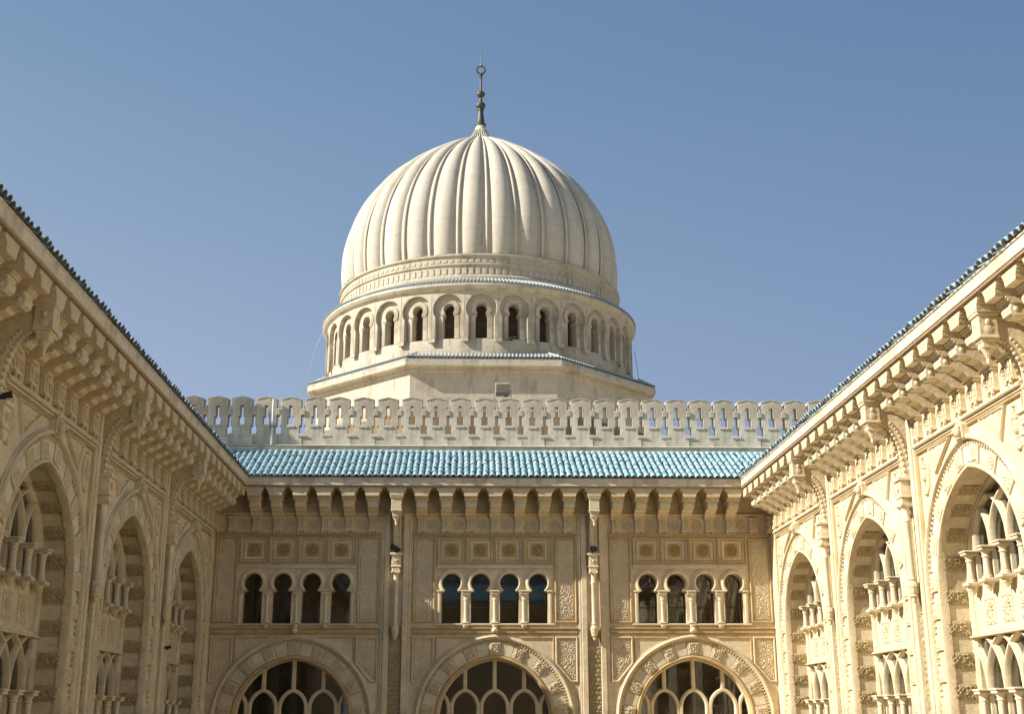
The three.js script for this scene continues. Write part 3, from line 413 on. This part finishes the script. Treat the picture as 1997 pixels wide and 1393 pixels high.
function wing(name, label, pos, turn, dir) {           // local x runs along the wall; dir = +1 when local x = +z of the court
  const o = thing(name, label, 'building', pos, turn), U = (z) => dir * z, END = 36.2;
  const z1 = 20.7, s = poly([[U(0), GY], [U(z1), GY], [U(z1), FB], [U(0), FB]].sort(() => 0));
  for (const z of ZW) { const c = U(z); s.holes.push(new THREE.Path([[c - RW, -1.0], ...archPts(RW, 0.05, 40, YW).reverse().map(([x, y]) => [x + c, y]), [c + RW, -1.0]].map((p) => V2(p[0], p[1])))); }
  part(o, 'wall', extr(s, DEEP, 0), M.stone[0]);
  const span = (a, b) => [Math.min(U(a), U(b)), Math.max(U(a), U(b))];
  { const [a, b] = span(z1 + 0.01, END); part(o, 'wall', box(a, b, GY, FB, DEEP, 0, 0.01), M.stone[0]); }
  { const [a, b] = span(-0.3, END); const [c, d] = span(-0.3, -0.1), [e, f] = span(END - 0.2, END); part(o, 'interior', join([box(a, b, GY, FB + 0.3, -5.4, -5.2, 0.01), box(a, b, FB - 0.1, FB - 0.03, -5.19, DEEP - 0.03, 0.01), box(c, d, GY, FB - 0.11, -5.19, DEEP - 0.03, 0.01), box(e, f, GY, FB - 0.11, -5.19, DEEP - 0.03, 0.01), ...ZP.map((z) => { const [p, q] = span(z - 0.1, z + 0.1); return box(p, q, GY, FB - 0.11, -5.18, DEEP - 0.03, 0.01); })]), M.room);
    part(o, 'roof_deck', box(a, b, 5.95, 6.62, -5.3, -1.15, 0.01), M.fascia); }
  for (const z of ZW) {
    const c = U(z);
    const ar = part(o, 'arch', G.wOuter, M.stone[0], c); part(ar, 'inner_moulding', G.wInner, M.stone[1]); part(ar, 'leaf_cresting', G.wCrest, M.stone[1]);
    G.wVous.forEach((g, i) => { part(ar, 'voussoir', g, i % 2 ? M.pale : M.stone[2]); if (G.wCarve[i]) part(ar, 'carved_relief', G.wCarve[i], M.stone[2]); });
    for (const sg of [-1, 1]) for (let k = 0; k < 6; k++) {
      const y = 1.58 - k * 0.5; part(ar, 'quoin', G.quoin, M.stone[2], sg > 0 ? 1.73 : -2.02, y);
      const rb = part(ar, 'reveal_block', G.revealBlock, M.carved[0], sg > 0 ? RW - 0.001 : -RW + 0.001, y + 0.22, 0); if (sg > 0) rb.rotation.y = 0, rb.scale.x = -1;
    }
    for (let i = 1; i < 6; i++) for (const sg of [-1, 1]) {   // blocks set in the soffit of the arch
      const t = (i * 0.285 - 0.02), x = sg * RW * Math.cos(t), y = YW + RW * Math.sin(t) + cusp(x, RW * 0.5, 0.05 * RW);
      if (i > 4) continue; const rb = part(ar, 'reveal_block', G.revealBlock, M.carved[0], x, y, 0); rb.rotation.z = sg > 0 ? t : -t; if (sg > 0) rb.scale.x = -1; rb.translateY(-0.125);
    }
    part(o, 'keystone_head', G.keyhead, M.stone[1], c);
    for (const sg of [0, 1]) { part(o, 'spandrel_panel', G.wTriangle[sg], M.stone[2], c); part(o, 'medallion', G.wMedallion, M.stone[1], c + (sg ? 1.84 : -1.84), 3.98, 0.01).scale.setScalar(1.25); }
    part(o, 'bay_frame', G.wFrame, M.mould, c);
    part(o, 'cornice', G.wCornice, M.stone[0], c);
    const t = part(o, 'tracery', G.wTracery, M.stone[0], c); part(t, 'pane', G.wPane, M.glass);
    const ap = part(o, 'apron', G.wApron, M.stone[0], c); for (const x of [-0.99, -0.33, 0.33, 0.99]) part(ap, 'flower_panel', G.wFlower, M.stone[1], x, 1.67, DEEP + 0.03).scale.set(1.25, 1.15, 1.3);
    for (const x of [-1.32, -0.66, 0, 0.66, 1.32]) { part(o, 'window_colonnette', G.wColUp, M.stone[0], c + x); part(o, 'window_colonnette', G.wColLo, M.stone[0], c + x); }
  }
  for (const z of ZP) pilaster(o, U(z));
  const us = [], po = [], sp = 5.1 / 8; for (let k = 1; k <= 32; k++) { const z = 5.4 - 7 * sp + (k - 1) * sp; if (ZP.some((p) => Math.abs(p - z) < 0.1)) continue; if (z > 21) break; us.push(U(z)); } po.push(U(0.30));
  bracketRow(o, us, po);
  const all = [...us, ...po].sort((a, b) => a - b); for (let i = 0; i < all.length - 1; i++) if (all[i + 1] - all[i] < 0.7) part(o, 'frieze_roundel', G.disk, M.stone[2], (all[i] + all[i + 1]) / 2);
  { const [a, b] = span(0.3, END); part(o, 'architrave', box(a, b, 5.05, 5.10, 0, 0.05, 0.01), M.stone[1]); }
  if (dir > 0) { eaves(o, 0, END, -1, 0); roof(o, -2.2, END, (w) => w, null, (u, row) => (row === 0 && u < 24 ? 20 + u : row === 1 && u < 24 ? 1 + u * 0.01 : 0)); }
  else { eaves(o, -END, 0, 0, -1); roof(o, -END, 2.2, null, (w) => -w, (u, row) => (row === 0 && u > -24 ? 20 - u : row === 1 && u > -24 ? 1 - u * 0.01 : 0)); }
  return o;
}
wing('gallery_wing', 'shaded left courtyard wing with three tall pointed arches and carved eaves', [-HW, 0, 0], Math.PI / 2, -1);
wing('gallery_wing_001', 'sunlit right courtyard wing with tall pointed arches and white eave bosses', [HW, 0, 0], -Math.PI / 2, 1);
// the wing behind the viewer, mirrored in the upper windows
{
  const o = thing('gallery_wing_002', 'plain courtyard wing behind the viewer, mirrored in the upper windows', 'building', [0, 0, 38.6], Math.PI);
  const UP = 0.45; part(o, 'parapet', box(-9, 9, 6.5, 7.6 + UP, -1.6, -1.3, 0.02), M.parapet[0]); part(o, 'wall', box(-HW, HW, GY, FB + UP, -0.4, 0, 0.01), M.stone[0]);
  const e = new THREE.Group(); part(o, 'fascia', box(-6.1, 6.1, FB + UP, FT + UP, -0.02, 0.88, 0.01), M.fascia);
  part(o, 'body', box(-HW, HW, GY, 6.5 + UP, -5, -1.2, 0.01), M.stone[0]);
  const rf = roof(o, -6.9, 6.9, null, null, () => 0); rf.position.y += UP;
}

// ------------------------------------------------------------------ crenellated parapet
{
  const o = thing('crenellated_parapet', 'pale crenellated parapet with keyhole slits above the blue tiled roof', 'parapet', [0, 0, -1.05]);
  const h = 0.3245, L = [[h, 7.075], [h, 7.39], [0.24, 7.39], [0.24, 7.62], [0.283, 7.62], [0.283, 7.905], [h, 7.905], [h, 8.06], [0.275, 8.06], [0.275, 8.335], [0, 8.40]];
  const s = poly([...L, ...L.slice(0, -1).reverse().map(([x, y]) => [-x, y])]);
  s.holes.push(new THREE.Path([[-0.085, 7.64], [-0.085, 7.87], [-0.042, 7.87], [-0.042, 8.165], [0.042, 8.165], [0.042, 7.87], [0.085, 7.87], [0.085, 7.64]].map((p) => V2(p[0], p[1]))));
  const g = extr(s, -0.26, 0, 0.006, 0.3);
  const hoodPts = [[-0.13, -0.045], [0.13, -0.045], [0.13, 0.0], [0.0, 0.035], [-0.13, 0.0]];
  const hood = extr(poly(hoodPts), 0.001, 0.022, 0.005, 0.3);
  const coping = sweep([[0.284, 8.338], [0, 8.408], [-0.284, 8.338]], [[0.010, -0.275], [0.010, 0.014], [-0.014, 0.014], [-0.014, -0.275]], false, 0.3);
  const knob = join([T(lathe([[0, 0.0], [0.058, 0.0], [0.062, 0.03], [0.045, 0.06], [0.058, 0.075], [0.05, 0.105], [0, 0.12]], 10), 0, 8.06, -0.06), box(-0.06, 0.06, 7.91, 8.06, 0.001, 0.022, 0.008)]);
  const r = rng(17);
  for (let k = -15; k <= 14; k++) {
    const x = 0.392 + k * 0.65, m = part(o, 'merlon', g, pick(M.parapet, r), x, (r() - 0.5) * 0.014, (r() - 0.5) * 0.016); m.rotation.z = (r() - 0.5) * 0.002;
    part(m, 'coping', coping, pick(M.parapet, r)); part(m, 'slit_hood', hood, pick(M.parapet, r), 0, 7.61, 0); part(m, 'slit_hood', hood, pick(M.parapet, r), 0.325, 7.355, 0.004); part(m, 'knob', knob, pick(M.parapet, r), 0.325, 0, 0);
  }
  part(o, 'base_course', box(-9.7, 9.8, 6.5, 7.04, -0.28, 0.05, 0.015), M.parapet[0]);
  part(o, 'ledge', box(-9.7, 9.8, 7.042, 7.073, -0.30, 0.085, 0.01), M.parapet[2]);
}

// ------------------------------------------------------------------ domed mausoleum
const DX = -0.14, DZ = -26;
{
  const o = thing('domed_mausoleum', 'great white ribbed dome on an arcaded drum and octagonal base', 'dome', [DX, 0, DZ]);
  const HB = 19.49, RD = 6.62, ST = 1.4, HS = 6.6;
  const prof = []; for (let i = 0; i <= 5; i++) prof.push([RD * (0.982 + 0.018 * Math.sin(i / 5 * Math.PI / 2)), HB + ST * i / 6]);
  for (let i = 1; i <= 40; i++) { const t = i / 40 * Math.PI / 2 * 0.93; prof.push([RD * Math.cos(t) * (1 - 0.08 * Math.sin(t) ** 2), HB + ST + HS * Math.sin(t) * (1 + 0.10 * Math.sin(t) ** 14)]); }
  // ogee tip
  const last = prof[prof.length - 1]; for (const [r, y] of [[0.52, 28.33], [0.40, 28.50], [0.29, 28.75], [0.215, 29.0]]) if (r < last[0]) prof.push([r, y]);
  part(o, 'dome_shell', lathe(prof.map(([r, y]) => [Math.max(0.1, r - 0.10 * Math.min(1, r / 3)), y - 0.02]), 144), M.dome[0]);
  const cut = prof.filter(([r]) => r > 0.28);
  const nrm = cut.map((p, i) => { const a = cut[Math.max(0, i - 1)], b = cut[Math.min(cut.length - 1, i + 1)], dx = b[0] - a[0], dy = b[1] - a[1], l = Math.hypot(dx, dy); return [dy / l, -dx / l]; });
  const lobe = (w, bulge, base, seg) => {              // one gadroon running up the dome, centred on angle 0 (towards +z)
    const P = [], UV = [], I = []; let arc = 0;
    cut.forEach(([r, y], i) => { if (i) arc += Math.hypot(r - cut[i - 1][0], y - cut[i - 1][1]); const sc = Math.min(1, 0.25 + r / RD * 0.85); for (let j = 0; j <= seg; j++) { const q = j / seg * 2 - 1, a = q * w, b = (base + bulge * Math.pow(Math.max(0, 1 - q * q * 0.985), 0.72)) * sc, R = r + nrm[i][0] * b, Y = y + nrm[i][1] * b; P.push(Math.sin(a) * R, Y, Math.cos(a) * R); UV.push(a * 6, arc); } });
    const n = seg + 1; for (let i = 0; i < cut.length - 1; i++) for (let j = 0; j < seg; j++) { const a = i * n + j; I.push(a, a + 1, a + n + 1, a, a + n + 1, a + n); }
    // close the foot
    const c = P.length / 3; P.push(0, cut[0][1], cut[0][0] - 0.1); UV.push(0, 0); for (let j = 0; j < seg; j++) I.push(j + 1, j, c);
    let g = new THREE.BufferGeometry(); g.setAttribute('position', new THREE.Float32BufferAttribute(P, 3)); g.setAttribute('uv', new THREE.Float32BufferAttribute(UV, 2)); g.setIndex(I); g.computeVertexNormals(); return g;
  };
  const N = 32, big = [0, 1, 2, 3].map((i) => { const g = lobe(0.0695, 0.20, -0.10, 14), u = g.attributes.uv; for (let k = 0; k < u.count; k++) u.setXY(k, u.getX(k) + i * 1.37, u.getY(k) + i * 0.53); return g; }), rib = lobe(0.0118, 0.055, -0.055, 5), off = -0.0625, rd = rng(41);
  for (let i = 0; i < N; i++) { const a = i / N * Math.PI * 2; const m = part(o, 'dome_lobe', pick(big, rd), pick(M.dome, rd)); m.rotation.y = a + off; const f = part(o, 'dome_rib', rib, pick(M.dome, rd)); f.rotation.y = a + off + Math.PI / N; }
  // neck scallops
  part(o, 'dome_neck', lathe([[0.72, 27.98], [0.60, 28.14], [0.48, 28.34], [0.37, 28.55], [0.29, 28.78], [0.24, 28.97], [0.22, 29.03], [0, 29.03]], 48), M.dome[0]);
  // finial
  const fi = part(o, 'finial', lathe([[0.0, 29.02], [0.27, 29.02], [0.28, 29.10], [0.24, 29.13], [0.20, 29.20], [0.15, 29.65], [0.125, 29.88], [0.17, 29.90], [0.17, 29.97], [0.12, 30.0], [0.085, 30.02], [0.085, 30.52], [0.06, 30.55], [0.055, 31.6], [0.07, 31.85], [0.11, 31.90], [0.11, 31.94], [0.04, 31.98], [0, 31.98]], 18), M.bronze);
  part(fi, 'orb', T(ellip(0.245, 0.205, 0.245, 22, 14), 0, 30.17, 0), M.bronze); part(fi, 'orb', T(ellip(0.215, 0.18, 0.215, 22, 14), 0, 30.82, 0), M.bronze);
  { const pts = []; const nn = 40; const sh = new THREE.Shape(); sh.absarc(0, 0, 0.245, 0, Math.PI * 2, false); const hl = new THREE.Path(); hl.absarc(0, 0.022, 0.19, 0, Math.PI * 2, true); sh.holes.push(hl); const g = new THREE.ExtrudeGeometry(sh, { depth: 0.05, bevelEnabled: true, bevelSize: 0.01, bevelThickness: 0.01, bevelSegments: 2, curveSegments: 24 }); g.translate(0, 32.2, -0.025); part(fi, 'crescent', clean(g, 0.6), M.bronze); }
  part(fi, 'lightning_rod', join([T(lathe([[0, 0], [0.06, 0.0], [0.05, 0.12], [0.018, 0.2], [0.012, 0.93], [0.03, 0.95], [0.03, 1.0], [0, 1.02]], 8), 0, 32.43, 0), T(lathe([[0, 0], [0.012, 0], [0.012, 0.44], [0, 0.44]], 6), 0, 31.97, 0), T(ellip(0.03, 0.03, 0.03), 0, 32.2, 0)]), M.grey);
  // mouldings between the dome and the drum
  part(o, 'ring_band', lathe([[6.5, 19.56], [6.74, 19.56], [6.79, 19.53], [6.79, 19.47], [6.74, 19.44], [6.70, 19.42], [6.70, 19.16], [6.73, 19.14], [6.73, 19.06], [6.69, 19.04], [6.66, 19.0], [6.66, 18.62], [6.70, 18.60], [6.78, 18.52], [6.78, 18.2], [6.3, 18.2]], 144, 0.4), M.drum);
  const teeth = []; for (let i = 0; i < 144; i++) { const a = (i + 0.5) / 144 * Math.PI * 2; for (const [y0, y1, w, r] of [[19.17, 19.30, 0.09, 6.70], [18.63, 18.93, 0.085, 6.66]]) { const g = box(-w, w, y0, y1, r - 0.03, r + 0.028, 0.012); g.rotateY(a); teeth.push(g); } }
  stuff(part(o, 'dentil_row', join(teeth), M.drum));
  // tiled eave over the drum
  const rt = (i, n) => i / n * Math.PI * 2;
  part(o, 'drum_eave_bed', lathe([[6.75, 18.40], [7.47, 17.975], [7.47, 17.945], [6.75, 18.2]], 120, 0.4), M.domeTile);
  { const g0 = barrel(0.76, 0.052, 0.046, 0.012, 5); g0.rotateX(0.50); const l = []; for (let i = 0; i < 288; i++) { const g = T(g0, 0, 18.0, 7.495); g.rotateY(rt(i, 288)); l.push(g); } stuff(part(o, 'drum_eave_tiles', joinTiles(l), [M.domeTile, M.clayPale])); }
  part(o, 'drum_cornice', lathe([[6.9, 17.94], [7.47, 17.94], [7.50, 17.90], [7.50, 17.84], [7.46, 17.80], [7.44, 17.76], [7.40, 17.72], [7.34, 17.70], [7.28, 17.66], [6.9, 17.66]], 144, 0.5), M.drum);
  // arcade: bent panels
  const bend = (g, R) => { const p = g.attributes.position; for (let i = 0; i < p.count; i++) { const a = p.getX(i) / R, r = R + p.getZ(i); p.setXYZ(i, Math.sin(a) * r, p.getY(i), Math.cos(a) * r); } p.needsUpdate = true; return clean(g, 0.55); };
  const NW = 32, RO = 7.30, pw = Math.PI * 2 * RO / NW, hw = pw / 2 - 0.002;
  const big1 = new THREE.Shape([V2(-hw, 15.58), V2(hw, 15.58), V2(hw, 17.70), V2(-hw, 17.70)]);
  { const kh = []; const r = 0.655, yc = 16.88, neck = 0.545, s = Math.acos(neck / r); kh.push([0.545, 15.582]); for (let i = 0; i <= 28; i++) { const t = -s + (Math.PI + 2 * s) * i / 28; kh.push([r * Math.cos(t), yc + r * Math.sin(t)]); } kh.push([-0.545, 15.582]); const out = [[hw, 15.58], [hw, 17.70], [-hw, 17.70], [-hw, 15.58], ...kh.slice().reverse()]; G.arcOuter = bend(extr(poly(out), -0.20, 0, 0.012), RO); }
  { const kh = []; const r = 0.245, yc = 16.90, s = Math.acos(0.19 / r); kh.push([0.262, 15.59], [0.262, 16.56], [0.19, 16.65]); for (let i = 0; i <= 20; i++) { const t = -s + (Math.PI + 2 * s) * i / 20; kh.push([r * Math.cos(t), yc + r * Math.sin(t)]); } kh.push([-0.19, 16.65], [-0.262, 16.56], [-0.262, 15.59]); const out = [[hw * 0.97, 15.56], [hw * 0.97, 17.68], [-hw * 0.97, 17.68], [-hw * 0.97, 15.56]]; const sh = poly(out); sh.holes.push(new THREE.Path(kh.map((p) => V2(p[0], p[1])))); G.arcInner = bend(extr(sh, -0.62, -0.20), RO);
    const ring = kh.slice(2, kh.length - 2), rp = sweep(ring, [[0.0, -0.21], [0.0, -0.165], [0.20, -0.165], [0.21, -0.175], [0.21, -0.21]]); const post = [box(0.255, 0.455, 15.58, 16.62, -0.21, -0.165, 0.006), box(-0.455, -0.255, 15.58, 16.62, -0.21, -0.165, 0.006)]; G.arcRing = bend(join([rp, ...post]), RO); }
  G.arcFoot = (() => { const g = extr(poly([[0.0, 15.58], [0.0, 15.40], [-0.03, 15.38], [-0.06, 15.42], [-0.17, 15.48], [-0.17, 15.58]].map(([z, y]) => [z, y])), -0.15, 0.15, 0.008); g.rotateY(-Math.PI / 2); g.translate(0, 0, RO + 0.004); return uvBox(g); })();
  G.screen = (() => { const l = [box(-0.36, 0.36, 15.56, 15.62, -0.04, 0, 0.005), box(-0.36, 0.36, 16.28, 16.34, -0.04, 0, 0.005)]; for (let i = 0; i < 7; i++) { const x = -0.27 + i * 0.09; l.push(box(x - 0.025, x + 0.025, 15.56, 17.25, -0.035, -0.005, 0.004)); } for (let j = 0; j < 12; j++) l.push(box(-0.3, 0.3, 15.7 + j * 0.13, 15.74 + j * 0.13, -0.045, -0.01, 0.004)); return T(join(l), 0, 0, RO - 0.58); })();
  for (let i = 0; i < NW; i++) { const a = i / NW * Math.PI * 2, m = part(o, 'drum_arch', G.arcOuter, M.drum); m.rotation.y = a; part(m, 'window_surround', G.arcInner, M.drum); part(m, 'horseshoe_moulding', G.arcRing, M.drum); part(m, 'window_lattice', G.screen, M.wood); const f = part(m, 'pier_corbel', G.arcFoot, M.drum); f.rotation.y = Math.PI / NW; }
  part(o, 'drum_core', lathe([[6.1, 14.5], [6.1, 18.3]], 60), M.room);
  part(o, 'drum_wall', lathe([[6.4, 15.575], [7.12, 15.575], [7.13, 15.55], [7.13, 14.6], [6.4, 14.6]], 120, 0.4), M.drum);
  // octagon
  const oct = (pts, mat, name) => { const c8 = Math.cos(Math.PI / 8); const g = new THREE.LatheGeometry(pts.map(([a, y]) => V2(a / c8, y)), 8, Math.PI / 8); return part(o, name, clean(g, 0.2), mat, 0.10); };
  oct([[6.9, 14.96], [7.81, 14.475], [7.81, 14.445], [6.9, 14.7]], M.domeTile, 'octagon_eave_bed');
  oct([[6.9, 14.44], [7.80, 14.44], [7.83, 14.42], [7.83, 14.18], [7.78, 14.13], [7.48, 14.10], [7.48, 14.02], [7.42, 13.98], [7.42, 3.0], [6.9, 3.0]], M.drum, 'octagon_wall');
  oct([[7.0, 12.3], [7.50, 12.3], [7.52, 12.26], [7.52, 3.0], [7.0, 3.0]], M.brown, 'octagon_plinth');
  { const g0 = barrel(0.86, 0.064, 0.056, 0.014, 5); g0.rotateX(0.44); const l = [], A = 7.835; for (let f = 0; f < 8; f++) { const w = A * Math.tan(Math.PI / 8); for (let x = -w + 0.06; x < w; x += 0.158) { const g = T(g0, x, 14.52, A); g.rotateY(f * Math.PI / 4); l.push(g); } } const m = part(o, 'octagon_eave_tiles', joinTiles(l), [M.domeTile, M.clayPale], 0.10); stuff(m); }
}

// unseen stone block added outside the frame, sized to shade the left parapet end
{
  const o = thing('added_shade_tower', 'unseen square stone block added beyond the left wing to shade the parapet', 'added_shade_tower', [-16.4, 0, 0.2]);
  part(o, 'shaft', box(-1.25, 1.25, GY, 13.9, -1.2, 1.2, 0.03), M.drum); part(o, 'cornice', join([box(-1.35, 1.35, 13.9, 14.1, -1.3, 1.3, 0.03), box(-1.2, 1.2, 14.1, 14.45, -1.15, 1.15, 0.03)]), M.drum);
}
// ------------------------------------------------------------------ small things
{ // floodlight on the parapet
  const o = thing('floodlight', 'beige floodlight on a yoke above the parapet in front of the dome base', 'floodlight', [0.235, 8.35 + EYE, -1.18]);
  const h = part(o, 'housing', box(-0.20, 0.20, -0.17, 0.17, -0.12, 0.02, 0.02), M.beige, 0, 0.34, 0); h.rotation.x = 0.35;
  part(h, 'lens_panel', box(-0.19, 0.19, -0.195, -0.06, -0.02, 0.045, 0.008), M.grey); part(h, 'junction_box', box(0.04, 0.13, -0.21, -0.16, -0.02, 0.06, 0.01), M.black);
  const y = [[-0.225, 0.34], [-0.225, 0.10], [-0.16, 0.0], [0.0, -0.035], [0.16, 0.0], [0.225, 0.10], [0.225, 0.34]].map(([a, b]) => new THREE.Vector3(a, b, -0.05)); part(o, 'yoke', clean(new THREE.TubeGeometry(new THREE.CatmullRomCurve3(y, false, 'catmullrom', 0.2), 30, 0.013, 6), 1), M.grey);
  part(o, 'base_plate', box(-0.05, 0.05, -0.10, -0.03, -0.09, 0.02, 0.008), M.black);
}
function spotlight(name, label, x, y, z, turn, tilt, size) {
  const o = thing(name, label, 'spotlight', [x, y + EYE, z], turn, 'small black spotlights on the pilasters');
  part(o, 'bracket', box(-0.02, 0.02, 0, 0.09, -0.02, 0.02, 0.005), M.black);
  const g = lathe([[0, -0.13], [0.04, -0.12], [0.06, -0.06], [0.065, 0.10], [0.075, 0.13], [0.06, 0.13], [0.0, 0.10]], 12); g.rotateX(Math.PI / 2); const b = part(o, 'lamp_body', g, M.black, 0, 0.12, 0); b.rotation.x = tilt; if (size) o.scale.setScalar(size);
}
spotlight('spotlight', 'black spotlight tilted on top of the shaded left pilaster of the rear facade', -2.49, 4.06, 0.17, -1.2, -0.45);
spotlight('spotlight_001', 'black spotlight on top of the right pilaster of the rear facade', 2.475, 4.06, 0.17, 0.3, 0.2);
spotlight('spotlight_002', 'black spotlight on the capital of the nearest pilaster on the shaded left wing', -HW + 0.2, 4.06, 15.62, 1.9, -0.3, 0.7);
spotlight('spotlight_003', 'black spotlight low on the far pilaster of the shaded left wing', -HW + 0.14, 1.42, 5.0, 1.6, -0.2, 0.5);
{ const o = thing('drainpipe', 'white drainpipe down the left end of the parapet', 'pipe', [-5.92, 6.92 + EYE, -1.0]); part(o, 'pipe', T(lathe([[0, 0.15], [0.028, 0.15], [0.028, 1.4], [0, 1.4]], 8), 0, 0, 0.04), M.whitePipe); part(o, 'bracket', box(-0.05, 0.05, 0.62, 0.66, -0.03, 0.08, 0.006), M.grey); }
function bird(name, label, x, y, z, turn) {
  const o = thing(name, label, 'bird', [x, y + EYE, z], turn);
  const g = new THREE.SphereGeometry(1, 12, 8), p = g.attributes.position; for (let i = 0; i < p.count; i++) { const X = p.getX(i); p.setXYZ(i, X * 0.20, p.getY(i) * 0.085 * (1 - 0.35 * X * X) + 0.06 * X + 0.12, p.getZ(i) * 0.075 * (1 - 0.3 * Math.max(0, -X))); }
  part(o, 'body', join([clean(g, 1), T(ellip(0.06, 0.055, 0.05), 0.20, 0.225, 0), T(ellip(0.035, 0.012, 0.012), 0.27, 0.22, 0), T(ellip(0.13, 0.014, 0.04), -0.25, 0.04, 0), ...[-1, 1].map((s) => T(lathe([[0, 0], [0.008, 0], [0.008, 0.08], [0, 0.08]], 5), 0.0, 0.0, s * 0.03))]), M.black);
}
bird('bird', 'dark bird perched on the drum ledge below the arcade', 1.12, 15.42, DZ + 7.19, 0.5);
bird('bird_001', 'tiny dark bird on the moulding at the left foot of the dome', -6.22, 19.56, DZ + 2.6, -0.6);
function wire(name, label, pts) { const o = thing(name, label, 'cable', [pts[0][0], pts[0][1] + EYE, pts[0][2]]); part(o, 'strand', clean(new THREE.TubeGeometry(new THREE.CatmullRomCurve3(pts.map((p) => new THREE.Vector3(p[0] - pts[0][0], p[1] - pts[0][1], p[2] - pts[0][2]))), 24, 0.012, 5), 1), M.grey); }
wire('conductor_cable', 'thin loose cable hanging off the left side of the drum', [[-7.55, 18.0, DZ + 0.6], [-7.9, 17.0, DZ + 0.6], [-8.15, 16.0, DZ + 0.6], [-8.5, 14.6, DZ + 0.4]]);
wire('conductor_cable_001', 'thin loose cable hanging beside the right side of the drum', [[7.25, 17.0, DZ + 0.6], [7.36, 16.2, DZ + 0.6], [7.42, 15.4, DZ + 0.6], [7.34, 14.75, DZ + 0.6]]);

renderer.render(scene, camera);
